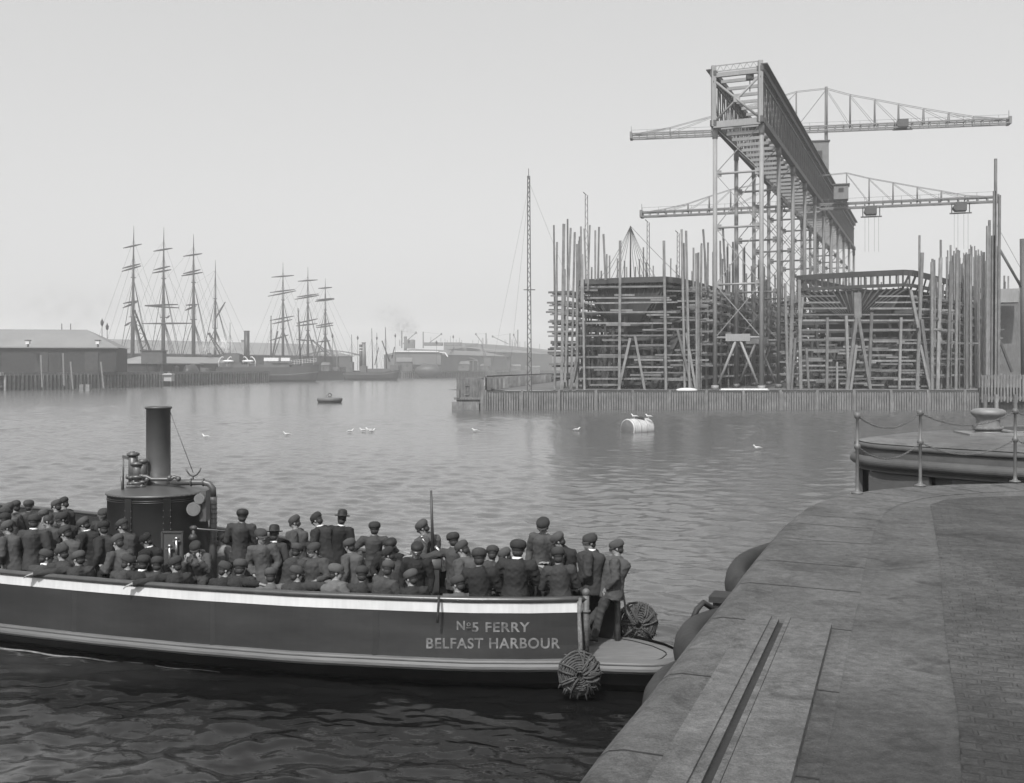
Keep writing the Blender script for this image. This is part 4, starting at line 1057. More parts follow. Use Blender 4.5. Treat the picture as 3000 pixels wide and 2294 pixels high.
# ---- cantilever cranes on the gantry
def crane(c, ux, uy, aL, aR, zj, posts, mastz, label, house_off, troll, M_=None):
    M_ = M_ or M_gd2
    u = Vector((ux, uy, 0)).normalized(); v = Vector((-u.y, u.x, 0)); c = Vector(c)
    t = thing('cantilever_crane', (c.x, c.y, zj), label, 'crane', 'cantilever cranes on the gantry')
    def q(a, b, z): p = c + u * a + v * b; return Vector((p.x, p.y, z))
    mb = MB()
    for b in (-.9, .9):
        for z in (zj + .45, zj - .45): mb.bar(q(-aL, b, z), q(aR, b, z), .28, .28)
    mb.build('jib_chord', M_, t)
    mb = MB(); n = int((aL + aR) / 1.7)
    for i in range(n + 1):
        a = -aL + (aL + aR) * i / n
        for b in (-.9, .9): mb.bar(q(a, b, zj - .45), q(a, b, zj + .45), .16)
        if i % 2 == 0: mb.bar(q(a, -.9, zj + .45), q(a, .9, zj + .45), .12); mb.bar(q(a, .9, zj + .4), q(a, .9, zj + 1.7), .05)
    mb.bar(q(-aL, .9, zj + 1.65), q(aR, .9, zj + 1.65), .05)
    mb.build('jib_web', M_, t)
    mb = MB(); tops = []
    allp = [(-aL, 0)] + posts + [(aR, 0)]
    for a, h in posts:
        for b in (-.8, .8): mb.tube([q(a, b, zj), q(a, b * .6, zj + h)], .11, 8)
    mb.build('king_post', M_, t)
    mb = MB()
    for (a0, h0), (a1, h1) in zip(allp[:-1], allp[1:]):
        for b in (-.8, .8):
            z0 = zj + .4 + h0; z1 = zj + .4 + h1
            mb.bar(q(a0, b * .6, z0 - .4 * (h0 > 0)), q(a1, b * .6, z1 - .4 * (h1 > 0)), .09)
            if h0 > 0 and a0 >= 0: mb.bar(q(a0, b * .6, z0 - .6), q(a1, b, zj + .4), .07)
            if h1 > 0 and a1 <= 0: mb.bar(q(a1, b * .6, z1 - .6), q(a0, b, zj + .4), .07)
    mb.build('tie_rod', M_, t)
    for a in (-aL, aR):
        mb = MB(); mb.box(q(a, 0, zj + .1), (.5, 2.6, 1.5), math.atan2(uy, ux)); mb.bar(q(a, 0, zj + .5), q(a, 0, zj + 2.3), .1); mb.build('jib_end', M_, t)
    if mastz:
        mb = MB(); mb.tube([q(mastz[0], 0, mastz[1]), q(mastz[0], 0, mastz[2])], [.42, .30], 10); mb.build('mast', M_, t)
    a, b, z, sx, sy, sz = house_off
    mb = MB(); mb.box(q(a, b, z), (sx, sy, sz), math.atan2(uy, ux)); h_ = mb.build('machinery_house', M_gd2, t)
    mb = MB(); mb.box(q(a, b, z + sz / 2 + .15), (sx + .5, sy + .5, .25), math.atan2(uy, ux)); mb.build('roof', M_gg, h_)
    mb = MB(); mb.box(q(a, b - sy / 2 - .03, z + .4), (sx * .35, .05, sz * .3), math.atan2(uy, ux)); mb.build('window', M_black, h_)
    for (a, dz, L) in troll:
        mb = MB(); mb.box(q(a, 0, zj - 1.2 + dz), (2.0, 2.6, 1.6), math.atan2(uy, ux)); mb.bar(q(a - 2.0, 0, zj - 2.4 + dz), q(a + 2.0, 0, zj - 2.4 + dz), .25); mb.bar(q(a - 1.6, 0, zj - .2), q(a - 1.6, 0, zj - 2.4 + dz), .15); mb.bar(q(a + 1.6, 0, zj - .2), q(a + 1.6, 0, zj - 2.4 + dz), .15)
        mb.tube([q(a - .7, -1.2, zj - 1.3 + dz), q(a - .7, 1.2, zj - 1.3 + dz)], .7, 12)
        tr_ = mb.build('trolley', M_gg, t)
        mb = MB()
        for k in (-1.2, -.5, .6, 1.4): mb.bar(q(a + k, .3 * k, zj - 2.4), q(a + k, .3 * k, zj - 2.4 - L), .035)
        mb.build('fall_rope', M_gg, tr_)
    return t
cU = (67.2, 219.0, 0)
crane(cU, 1, -.18, 41.5, 36.5, 56.9, [(-14, 11.0), (-12.5, 10.8), (0, 11.6), (10.5, 9.8), (16, 0.1)][0:0] + [(-33, 1.6), (-24, 3.7), (-14, 6.2), (-6.2, 8.2), (0, 8.6), (4.9, 7.0), (9.9, 5.8), (14.7, 4.6), (19.7, 3.4), (24.7, 2.3), (29.5, 1.3)], (0, 46.6, 65.9), 'upper cantilever crane with long stayed jib, rising on a mast above the gantry', (-1.8, 0, 50.5, 4.2, 4.0, 6.6), [(15.5, 1.6, 0.1)])
cL = (65.0, 207.0, 0)
crane(cL, 1, -.3, 39.0, 30.2, 38.4, [(-34, 1.0), (-29.2, 1.9), (-24.8, 3.2), (-20.4, 4.4), (-10, 6.0), (2.5, 6.6), (6.8, 5.3), (11.3, 4.2), (15.8, 3.1), (20.2, 2.1), (24.5, 1.0)], None, 'lower cantilever crane slung under the gantry, its jib carrying two hanging trolleys', (1.4, -1.2, 40.8, 2.8, 2.8, 2.8), [(7.2, 0, 7), (23.7, 0, 7)])

# ---- picket fence and pier head
M_pick = mat('picket_timber', .13, .85, .35, .7, bump=.01, streak=.3)
pf = thing('picket_fence', (32, 137, 0), 'long picket fence of pointed pales along the water in front of the slips', 'fence')
X0, X1 = -4.1, 62.5
mb = MB(); rr = random.Random(5)
x = X0
while x < X1:
    w_ = .235 + rr.uniform(-.02, .02); top = 2.42 + rr.uniform(-.06, .05) - .0 * x
    mb.add([(x, 137, -.4), (x + w_, 137, -.4), (x + w_, 137, top - .2), (x + w_ / 2, 137, top), (x, 137, top - .2), (x, 137.06, -.4), (x + w_, 137.06, -.4), (x + w_, 137.06, top - .2), (x + w_ / 2, 137.06, top), (x, 137.06, top - .2)],
           [(0, 1, 2, 3, 4), (9, 8, 7, 6, 5), (0, 5, 6, 1), (1, 6, 7, 2), (2, 7, 8, 3), (3, 8, 9, 4), (4, 9, 5, 0)])
    x += .335
mb.build('pale', M_pick, pf)
mb = MB()
for z in (.35, 1.75): mb.box(((X0 + X1) / 2, 137.15, z), (X1 - X0, .12, .2))
mb.build('rail', M_timberd, pf)
mb = MB(); mb.box(((X0 + X1) / 2, 137.6, 1.0), (X1 - X0, .3, 3.1)); mb.build('backing_boards', M_timberd, pf)
for k in range(14):
    mb = MB(); x = X0 + .5 + k * (X1 - X0) / 13.5; mb.box((x, 136.9, 1.1), (.32, .3, 3.2)); mb.build('post', M_pick, pf)
# taller rough pales at the right, over deep piles
pf2 = thing('pale_fence', (67, 136.5, 0), 'taller rougher pale fence on piles at the right end of the yard front', 'fence')
mb = MB(); x = 62.7
while x < 72.5:
    mb.box((x, 136.5, 2.9 + rr.uniform(-.1, .1)), (.24, .08, 3.6)); x += .42
mb.build('pale', M_pick, pf2)
mb = MB(); mb.box((67.6, 136.8, 4.4), (10, .2, .5)); mb.box((67.6, 136.8, 1.6), (10, .2, .4)); mb.build('rail', M_pick, pf2)
for x in (63, 64.5, 67, 69.6, 72.2):
    mb = MB(); mb.box((x, 136.4, .5), (.4, .4, 3.2)); mb.build('pile', M_timber, pf2)
mb = MB(); mb.box((67.6, 137.5, 1.2), (10, .3, 3.6)); mb.build('backing_boards', M_timberd, pf2)

hd = thing('timber_pier_head', (-6, 138, 0), 'boarded timber pier head with a small ladder at the left end of the picket fence', 'pier')
M_hd = mat('pier_head_boards', .12, .85, .35, .8, bump=.02, streak=.3)
mb = MB(); 
for i in range(17):
    x = -7.35 + i * .2; mb.box((x, 137, 2.6), (.17, .12, 3.5))
for i in range(8): mb.box((-4.05 + i * .02, 137.2 + i * .26, 2.6), (.12, .2, 3.5))
mb.build('vertical_boarding', M_hd, hd)
mb = MB(); mb.box((-5.75, 138.3, 1.6), (3.3, 2.4, 5.2)); mb.build('core', M_timberd, hd)
mb = MB(); mb.box((-5.95, 136.85, 1.55), (3.6, .3, .3)); mb.build('waling', M_hd, hd)
mb = MB(); mb.box((-6.2, 136.6, .45), (3.6, .8, 1.3)); mb.build('base_timbers', M_hd, hd)
mb = MB(); mb.box((-7.2, 136.8, 2.2), (.35, .4, 1.2)); mb.build('corner_post', M_hd, hd)
mb = MB(); mb.box((-4.0, 136.8, 1.9), (.45, .45, 4.4)); mb.build('fender_post', M_hd, hd)
mb = MB(); mb.bar((-6.15, 136.9, 2.0), (-6.15, 136.9, 3.4), .08); mb.bar((-5.85, 136.9, 2.0), (-5.85, 136.9, 3.4), .08)
for z in (2.05, 3.3): mb.bar((-6.25, 136.85, z), (-5.75, 136.85, z), .12)
mb.build('ladder', M_hd, hd)
# retaining wall with counterfort posts running back along the left of the yard
rw = thing('timber_retaining_wall', (0, 150, YG), 'timber retaining wall with square counterfort posts running back from the pier head', 'wall')
A_ = Vector((-3.6, 139.5, 0)); B_ = Vector((17, 300, 0)); dR = (B_ - A_); 
W0 = [A_ + dR * (k / 10) for k in range(11)]
mb = MB()
for a, b in zip(W0[:-1], W0[1:]): mb.bar(a + V(0, 0, 3.3), b + V(0, 0, 3.3), .15, 2.2)
mb.build('planking', M_timberd, rw)
mb = MB(); mb.bar(A_ + V(0, 0, 4.45), B_ + V(0, 0, 4.45), .35, .25); mb.build('capping', M_timber, rw)
for k in range(30):
    q = A_ + dR * (k * .0105 * (1 + k * .03)) + V(.45, 0, 0); mb = MB(); mb.box(q + V(0, 0, 3.25), (.55, .45, 2.0)); mb.box(q + V(.1, 0, 4.3), (.8, .35, .16)); mb.build('counterfort', M_timber, rw)

# ---- lattice pole with guys (left of the first slip)
lm = thing('lattice_mast', at(1551, 1145, 141), 'very tall thin lattice mast with guy wires at the left end of the yard', 'mast')
b0 = at(1551, 1150, 141); 
mb = MB(); ztop = at(0, 515, 141).z
for sx in (-.28, .28): mb.bar(b0 + V(sx, 0, 0), V(b0.x - .1 + sx * .5, b0.y, ztop), .13)
n = 46
for i in range(n):
    z0 = lerp(b0.z, ztop, i / n); z1 = lerp(b0.z, ztop, (i + 1) / n); k = 1 - .5 * i / n; s = .28 * k * (1 if i % 2 else -1); xx = b0.x - .1 * i / n
    mb.bar((xx + s, b0.y, z0), (xx - s, b0.y, z1), .09)
mb.build('lattice', M_gg, lm)
mb = MB(); mb.tube([V(b0.x - .1, b0.y, ztop - .5), V(b0.x - .12, b0.y, ztop + 1.0)], .05, 6); mb.bar((b0.x - .8, b0.y, at(0, 849, 141).z), (b0.x + .8, b0.y, at(0, 849, 141).z), .12); mb.build('finial', M_gg, lm)
for dx, dy in ((-7, 60), (-3.0, 10), (14, 30)):
    mb = MB(); mb.bar((b0.x, b0.y, ztop - 1), (b0.x + dx, b0.y + dy, YG), .018); mb.build('guy_wire', M_gg, lm)

# ---- hulls on the slips and the staging round them
def hull_pts(c, halfw, z0, z1, a, k): pass
def slip(c0, hw, L, ztop, zkeel, label, stern_open, gd=None):
    GD = gd or globals()['GD']; GW = Vector((GD.y, -GD.x, 0))
    """hull framed and partly plated; c0 = stern centre on the ground"""
    t = thing('ship_hull', (c0.x, c0.y, zkeel), label, 'ship hull', 'ships building on the slips')
    def q(a, b, z): p = c0 + GD * a + GW * b; return Vector((p.x, p.y, z))
    st = [0, .012, .03, .06, .11, .2, .35, .6, .8, 1.0]; bw_ = [.0, .30, .46, .62, .80, .94, 1, 1, .9, .55]
    upper = [.97, .98, .99, 1, 1, 1, 1, 1, .95, .7] if stern_open else [.84, .88, .93, .97, 1, 1, 1, 1, .95, .7]
    def hb(u, w):       # half breadth: u along, w up 0..1
        lo = pin(u, st, bw_); up = pin(u, st, upper); f = w ** (.55 if u > .1 else lerp(1.0 if stern_open else 2.4, .7, u / .1)); k = lerp(lo * .55, up, min(1, f)); return hw * k * (min(1, (w * 6)) ** .5 if w < .17 else 1)
    us = [0, .01, .02, .04, .07, .11, .16, .22, .3, .4, .5, .62, .74, .86, 1]
    ws = [0, .03, .08, .16, .28, .42, .56, .68, .78, .86, .93, 1]
    mb = MB()
    wtop = 9 if stern_open else 11
    for sg in (1, -1):
        rows = []
        for j in range(wtop + 1): rows.append([q(u * L + (6.5 * max(0, 1 - ws[j] * 1.5) if u < .05 else 0), sg * hb(u, ws[j]), lerp(zkeel, ztop, ws[j]) - (0 if u > .2 else 0) + 1.4 * u) for u in us])
        for a, b in zip(rows[:-1], rows[1:]): mb.strip(a, b, True)
        # close the stern
    for j in range(wtop):
        w0, w1 = ws[j], ws[j + 1]; o0 = 6.5 * max(0, 1 - w0 * 1.5); o1 = 6.5 * max(0, 1 - w1 * 1.5)
        z0, z1 = lerp(zkeel, ztop, w0), lerp(zkeel, ztop, w1)
        mb.add([q(o0, -hb(0, w0), z0), q(o0, hb(0, w0), z0), q(o1, hb(0, w1), z1), q(o1, -hb(0, w1), z1)], [(0, 1, 2, 3)])
    mb.build('plating', M_hullraw, t)
    mb = MB()
    for sg in (1, -1):         # frames standing above the plating
        for i in range(46):
            u = i / 46; 
            for wa, wb in zip(ws[7:-1], ws[8:]): mb.bar(q(u * L, sg * (hb(u, wa) + .06), lerp(zkeel, ztop, wa) + 1.4 * u), q(u * L, sg * (hb(u, wb) + .06), lerp(zkeel, ztop, wb) + 1.4 * u), .16, .3)
    for i in range(17):        # stern frames fanned across the counter
        f = i / 8 - 1; mb.tube([q(-.3, hw * .95 * f, ztop - 2.2), q(-.1, hw * .6 * f, ztop - 4.0), q(.1, hw * .12 * f, ztop - 6.6)] if stern_open else [q(-.2, hw * .8 * f, ztop), q(.6, hw * .42 * f, lerp(zkeel, ztop, .62))], .13, 5)
    mb.build('frames', M_timberd, t)
    for z, h in (((ztop - .1), .8),) + ((((ztop - 1.9), .45),) if stern_open else (((ztop - 1.1), .35),)):
        mb = MB(); pts = [q(u * L, -(hb(u, 1) + .25), z + 1.4 * u) for u in us[::-1]] + [q(-.4, -hb(0, 1) * .9, z + .1), q(-.5, 0, z + .15), q(-.4, hb(0, 1) * .9, z + .1)] + [q(u * L, hb(u, 1) + .25, z + 1.4 * u) for u in us]
        for a, b in zip(pts[:-1], pts[1:]): mb.bar(a, b, .4, h)
        mb.build('sheer_timbers', M_timberd, t)
    mb = MB()
    if stern_open:
        for i in range(19): f = i / 9 - 1; mb.bar(q(-.35, hw * .97 * f, ztop - 2), q(-.35, hw * .97 * f, ztop), .2)
    for i in range(30): mb.bar(q(i * L / 30, -hw * .95, ztop - 2.4), q(i * L / 30, hw * .95, ztop - 2.4), .25)
    mb.build('deck_beams', M_timberd, t)
    mb = MB(); mb.box(q(.2, 0, lerp(zkeel, ztop, .33)), (.5, .8, (ztop - zkeel) * .66)); mb.build('stern_post', M_hullraw, t)
    return t
def staging(c0, hw, L, label, zmaxf, ledz, front_x, seed, gd=None):
    GD = gd or globals()['GD']; GW = Vector((GD.y, -GD.x, 0))
    rr = random.Random(seed); t = thing('timber_staging', (c0.x, c0.y - 2, YG), label, 'scaffolding', 'timber staging round the slips')
    def q(a, b, z): p = c0 + GD * a + GW * b; return Vector((p.x, p.y, z))
    n = 0
    for sg in (-1, 1):
        for row, off in ((0, .9), (1, 3.0)):
            k = int(L / 5.2)
            for i in range(k + 1):
                if n > 96: break
                a = i * L / k + rr.uniform(-.6, .6); b = sg * (hw + off + rr.uniform(-.2, .2)); zt = zmaxf + rr.uniform(-3.5, 3.5) + (0 if row else 1) 
                ln = V(rr.uniform(-.25, .25), rr.uniform(-.2, .2), 0)
                mb = MB(); p0 = q(a, b, YG); p1 = q(a, b, zt) + ln; mb.bar(p0, p1, .25, .22)
                if rr.random() < .5: mb.bar(p0 + V(.24, 0, 6), q(a, b, zt - rr.uniform(1.5, 5)) + V(.23, 0, 0), .22, .2)
                mb.build('upright', M_timber, t); n += 1
        for j, z in enumerate(ledz):
            for off in (.9, 3.0):
                mb = MB(); mb.bar(q(-1, sg * (hw + off), z), q(L, sg * (hw + off), z + 1.2), .22, .26); mb.build('ledger', M_timber, t)
            mb = MB()
            for i in range(int(L / 4)):
                a = i * 4 + rr.uniform(-.5, .5); mb.bar(q(a, sg * (hw + .3), z + .3 + rr.uniform(-.1, .1)), q(a, sg * (hw + 3.6 + rr.uniform(0, .8)), z + .3), .22, .26)
            mb.build('putlog', M_timber, t)
            if j % 2:
                mb = MB(); mb.bar(q(-1, sg * (hw + 2.0), z + .5), q(L * .9, sg * (hw + 2.0), z + 1.6), 1.2, .07); mb.build('walk_planks', M_timber, t)
    mb = MB()
    for i in range(230):         # shores, cribs and keel blocks under the hull
        a = rr.uniform(-1, 60) if i < 150 else rr.uniform(-1.5, 6); b = rr.uniform(-hw - .5, hw + .5); z0 = YG + rr.uniform(0, 1); z1 = z0 + rr.uniform(3, 10)
        if rr.random() < .35: mb.bar(q(a, b, z1), q(a, b + rr.uniform(-5, 5), z1 + rr.uniform(-.2, .2)), .3, .3)
        else: mb.bar(q(a, b, z0), q(a + rr.uniform(-1.5, 1.5), b + rr.uniform(-1.2, 1.2), z1), .32, .3)
    for i in range(9): mb.bar(q(1.0, -hw, YG + .8 + i * 1.3), q(1.0, hw, YG + .8 + i * 1.3), .3, .5)
    for i in range(60): a = i * L / 60; s2 = -1 if i % 2 else 1; mb.bar(q(a, s2 * hw * .5, YG), q(a, s2 * hw * .98, YG + 8), .5, .9)
    o = mb.build('shores', M_timberd, t); o['kind'] = 'stuff'
    return t
# first slip
cA = Vector((16.6, 150, 0)); 
slip(cA, 8.0, 128, 18.4, YG + .4, 'framed ship hull on the left slip, stern to the water, inside dense staging', False)
ledA = [z for z in (4.1, 5.9, 7.5, 9.1, 10.8, 12.3, 13.8, 15.2, 16.8)]
sA = staging(cA, 8.0, 120, 'dense staging of poles and planks round the left hull', 24.0, ledA, None, 11)
def front(t, spec, leds, Y, seed, wid=.34):
    rr = random.Random(seed)
    for (x0, y0, x1, y1, *w_) in spec:
        mb = MB(); mb.bar(at(x0, y0, Y + rr.uniform(-.4, .4)), at(x1, y1, Y + rr.uniform(-.6, .6)), (w_[0] if w_ else wid) * (.82 if (w_[0] if w_ else wid) < .6 else 1), .3); mb.build('upright', M_timber, t)
    for (x0, y0, x1, y1) in leds:
        mb = MB(); xs = np.linspace(x0, x1, max(2, int(abs(x1 - x0) / 130) + 1))
        for k in range(len(xs) - 1):
            o = rr.uniform(-.6, .6); mb.bar(at(xs[k] - 6, lerp(y0, y1, k / len(xs)) + o, Y + .5), at(xs[k + 1] + 6, lerp(y0, y1, (k + 1) / len(xs)) + o, Y + .5 + .15 * (k % 2)), .14, .24 + rr.uniform(-.04, .04))
        mb.build('ledger', M_timber, t)
YA = 144
front(sA, [(1706, 745, 1712, 1150), (1817, 705, 1814, 1150, .42), (1945, 705, 1951, 1150, .42), (1997, 672, 2006, 1150), (2010, 676, 2020, 1150, .35), (2040, 742, 2041, 1150), (2046, 740, 2047, 1150, .3), (1632, 709, 1624, 1150), (1652, 656, 1645, 1155, .5), (1672, 668, 1655, 1120, .36),
     (1684, 680, 1673, 1140, .36), (1691, 715, 1690, 1150, .4), (1702, 664, 1704, 900, .3), (1712, 670, 1717, 830, .3), (1728, 660, 1722, 850, .3), (1744, 675, 1744, 820, .3), (1755, 665, 1752, 820, .3), (1768, 686, 1774, 820, .34), (2060, 672, 2072, 840, .3), (2118, 670, 2128, 860, .3),
     (1846, 990, 1810, 1150, .4), (1860, 985, 1890, 1150, .4), (1984, 965, 2030, 1150, .4), (2010, 975, 2040, 1150, .4), (1690, 1050, 1668, 1160, .45)],
     [(1700, 841, 1935, 838), (1726, 873, 1955, 872), (1690, 888, 1980, 884), (1704, 915, 1975, 914), (1690, 947, 1962, 946), (1700, 984, 1965, 981), (1690, 1014, 1958, 1014), (1692, 1046, 1955, 1046), (1692, 1076, 1966, 1076), (1690, 1109, 2020, 1110),
      (1692, 1144, 1960, 1148), (1958, 852, 2065, 856), (1990, 882, 2072, 884), (1990, 900, 2070, 898), (1940, 930, 2036, 932), (1930, 964, 2000, 964), (1925, 1040, 2020, 1040), (1960, 1056, 2070, 1052), (1950, 1092, 2022, 1092), (1890, 1092, 1950, 1091), (2040, 912, 2082, 910), (2046, 940, 2088, 938), (2046, 972, 2090, 970), (2042, 1010, 2086, 1008), (2046, 1070, 2088, 1072)]
     + [(1700 + (i * 53) % 330, 850 + i * 7.3, 1700 + (i * 53) % 330 + 45 + (i * 31) % 60, 850 + i * 7.3) for i in range(0, 40, 2)]
     + [(1612 + (i * 7) % 9, y, 1688, y + 1) for i, y in enumerate((857, 866, 887, 895, 907, 913, 922, 939, 958, 985, 1000, 1018, 1035, 1066))], YA, 4)
# second slip
cB = Vector((50.6, 152, 0)); GDB = Vector((.70, 1, 0)).normalized()
slip(cB, 8.4, 132, 19.4, YG + .4, 'open-framed ship hull on the right slip with bare counter stern above the staging', True, GDB)
ledB = [4.3, 6.0, 7.6, 9.2, 10.8, 12.3, 13.6, 15.4]
sB = staging(cB, 8.4, 125, 'staging of poles and spaced ledgers round the right hull', 21.0, ledB, None, 12, GDB)
front(sB, [(2322, 830, 2312, 1150, .5), (2341, 820, 2346, 1150, .5), (2352, 870, 2340, 1000, .4), (2424, 930, 2422, 1150, .42), (2479, 925, 2487, 1150, .45), (2554, 915, 2546, 1120, .45), (2510, 930, 2478, 1160, .52), (2515, 930, 2553, 1160, .52), (2509, 1010, 2490, 1160, .4), (2640, 930, 2634, 1155, .4),
     (2702, 740, 2686, 1155, .5), (2668, 850, 2690, 960, .45), (2700, 935, 2728, 1155, .5), (2696, 1010, 2728, 1155, .42), (2730, 768, 2730, 1150, .36), (2756, 755, 2746, 1165, .55), (2786, 765, 2775, 1150, .4), (2804, 742, 2800, 1150, .4), (2832, 745, 2832, 1150, .45), (2300, 830, 2308, 1150, .4), (2512, 857, 2513, 930, 1.0),
     (2362, 1020, 2370, 1150, .36), (2452, 1060, 2452, 1155, .3), (2330, 990, 2318, 1150, .35)],
     [(2348, 868, 2440, 866), (2352, 886, 2455, 885), (2350, 904, 2475, 903), (2580, 868, 2680, 868), (2570, 886, 2684, 885), (2555, 904, 2690, 904), (2350, 922, 2700, 921), (2350, 939, 2690, 938), (2345, 967, 2475, 967), (2555, 967, 2695, 967), (2350, 996, 2700, 996), (2345, 1025, 2690, 1024), (2345, 1056, 2480, 1056), (2550, 1057, 2690, 1057), (2345, 1085, 2700, 1085), (2420, 1110, 2690, 1110), (2350, 1114, 2430, 1114), (2345, 1142, 2700, 1143),
      (2700, 905, 2800, 915), (2700, 965, 2790, 970), (2700, 1004, 2860, 1008), (2700, 1050, 2830, 1052), (2690, 1132, 2730, 1132), (2290, 1095, 2345, 1095)] + [(2350 + (i * 71) % 300, 985 + i * 5.1, 2350 + (i * 71) % 300 + 30 + (i * 37) % 60, 985 + i * 5.1) for i in range(30)] + [(2290, 1030, 2330, 1030), (2290, 1060, 2330, 1060)], 145, 6)
# dense poles far right
rr = random.Random(21)
sc_ = thing('pole_cluster', at(2880, 1130, 150), 'close cluster of tall staging poles at the far right of the right hull', 'scaffolding')
for i in range(99):
    px = 2770 + 150 * rr.random() ** .75; top = rr.choice([740, 735, 760, 750, 770, 790]) + rr.uniform(-10, 20) - (px - 2790) * .15; Y = 150 + rr.random() * 40
    mb = MB(); mb.bar(at(px, 1140, Y), at(px + rr.uniform(-2, 2), top, Y), .13 + .13 * rr.random(), .18); mb.build('pole', M_timber, sc_)
for (x, t0, w_) in ((2917, 465, .34), (2913, 560, .3), (2928, 572, .35), (2893, 662, .3), (2899, 645, .3), (2909, 690, .4)):
    mb = MB(); mb.bar(at(x - 3, 1135, 148), at(x, t0, 148), w_, .3); mb.build('pole', M_timber, sc_)
# derrick and plated hull beyond the right edge
dk = thing('derrick', at(2998, 1140, 150), 'derrick mast with a raking boom cut by the right edge of the photo', 'derrick')
mb = MB(); mb.tube([at(3000, 1150, 150), at(2996, 700, 150)], .42, 8); mb.build('mast', M_gg, dk)
mb = MB(); mb.tube([at(2928, 730, 150), at(2996, 848, 150)], .2, 8); mb.build('boom', M_gg, dk)
mb = MB(); mb.bar(at(2918, 655, 150), at(2998, 800, 150), .04); mb.bar(at(2930, 1000, 150), at(2965, 1090, 150), .3); mb.build('stay', M_gg, dk)
hC = thing('plated_hull', (96, 185, YG), 'plated ship side standing beyond the poles at the right edge', 'ship hull')
mb = MB(); c = at(2990, 985, 185); mb.box((c.x + 3, c.y + 15, (YG + at(0, 880, 185).z) / 2), (14, 30, at(0, 880, 185).z - YG), R(-22)); mb.build('plating', M_irongrey, hC)
mb = MB(); c = at(2945, 868, 182); mb.box((c.x, c.y, c.z), (4, 4, 2.4), R(-22)); mb.build('deck_house', M_gf, hC)
pr_ = thing('jetty', (75, 140, 0), 'low timber jetty on piles behind the bollard', 'jetty')
mb = MB(); mb.box((78, 139.5, 3.7), (14, 5, 1.4)); mb.build('deck', M_timber, pr_)
for i in range(6):
    mb = MB(); mb.box((72.4 + i * 2.1, 137.2, 1.2), (.7, .6, 4.0)); mb.build('pile', M_timber, pr_)
mb = MB(); mb.box((78, 141, 1.2), (14, .3, 4)); mb.build('backing', M_timberd, pr_)
# white timber stack, worker-sized clutter behind the pales
wt = thing('timber_stack', at(2180, 1155, 139.5), 'whitewashed timber stack showing above the pales under the gantry', 'timber')
mb = MB()
for i in range(3):
    c = at(2180, 1147 - i * 4, 139.5 + i * .4); mb.box((c.x, c.y, c.z - .1), (7.2 - i * .4, .4, .28))
mb.build('boards', M_white, wt)
wt = thing('small_boat', at(2010, 1150, 139.2), 'small upturned pale boat lying behind the fence beside the left hull', 'boat')
mb = MB(); c = at(2012, 1143, 139.2); mb.ball(c, (1.5, .5, .32), 14); mb.build('hull', M_white, wt)
mb = MB(); mb.bar(c + V(-1.4, 0, .3), c + V(1.4, 0, .28), .07); mb.build('keel', M_timber, wt)
# stayed pole with shrouds over the left hull, and thin lattice poles
sp = thing('stayed_pole', at(1847, 830, 165), 'slender pole on the left hull with many drooping shrouds spread from its head', 'mast')
tp = at(1847, 662, 165); mb = MB(); mb.tube([at(1847, 840, 165), tp], [.16, .09], 6); mb.build('pole', M_timberd, sp)
for dx, dy in ((-95, 160), (-80, 160), (-62, 165), (-48, 165), (-30, 165), (14, 165), (30, 165), (45, 165), (58, 165), (72, 165), (84, 165), (170, 172)):
    mb = MB(); e = at(1847 + dx, 662 + dy, 165 + (5 if dx > 0 else -4)); pts = [tp.lerp(e, s) + V(0, 0, -1.1 * 4 * s * (1 - s) * (.6 if dx < 160 else .2)) for s in np.linspace(0, 1, 9)]
    mb.tube(pts, .035, 5); mb.build('shroud', M_timberd, sp)
for (x, t0, Y, lab) in ((1719, 572, 160, 'thin lattice pole rising above the left end of the left hull'), (1900, 652, 170, 'thin lattice pole between the stayed pole and the gantry'), (1988, 684, 175, 'faint thin lattice pole just left of the gantry')):
    t = thing('lattice_pole', at(x, 1140, Y), lab, 'pole'); mb = MB(); a = at(x, 1140, Y); b = at(x - 1, t0, Y)
    for s in (-.3, .3): mb.bar(a + V(s, 0, 0), b + V(s * .6, 0, 0), .1)
    for i in range(30):
        p = a.lerp(b, i / 30); q = a.lerp(b, (i + 1) / 30); mb.bar(p + V(-.25 if i % 2 else .25, 0, 0), q + V(.25 if i % 2 else -.25, 0, 0), .05)
    mb.bar(b, b + V(-.5, 0, .5), .12); mb.build('lattice', M_gg, t)
# ================================================================ FAR SHORE (left and centre)
M_ship = mat('ship_black', .03, .6, .3, .3); M_spar = mat('spar', .04, .7, .2, 1); M_rig = mat('rigging', .04, .8, .2, 1); M_white2 = mat('old_white', .5, .6, .1, 1)
WQ = [(-220, 250), (-132, 265), (-115, 337), (-102, 500), (-72, 648), (27, 900), (160, 1250)]   # quay line
WZ = 4.7
mb = MB(); mb.poly([Vector((x, y, WZ)) for x, y in WQ] + [Vector((160, 1800, WZ)), Vector((-900, 1800, WZ)), Vector((-900, 250, WZ))])
q = mb.build('far_ground', mat('far_earth', .12, .9, .3, .05)); q['kind'] = 'structure'
mb = MB()
for a, b in zip(WQ[:-1], WQ[1:]): mb.add([(a[0] - .6, a[1] + .6, -1), (b[0] - .6, b[1] + .6, -1), (b[0] - .6, b[1] + .6, WZ), (a[0] - .6, a[1] + .6, WZ)], [(0, 1, 2, 3)])
q = mb.build('far_quay_wall', mat('wet_timber', .035, .8, .3, .3)); q['kind'] = 'structure'
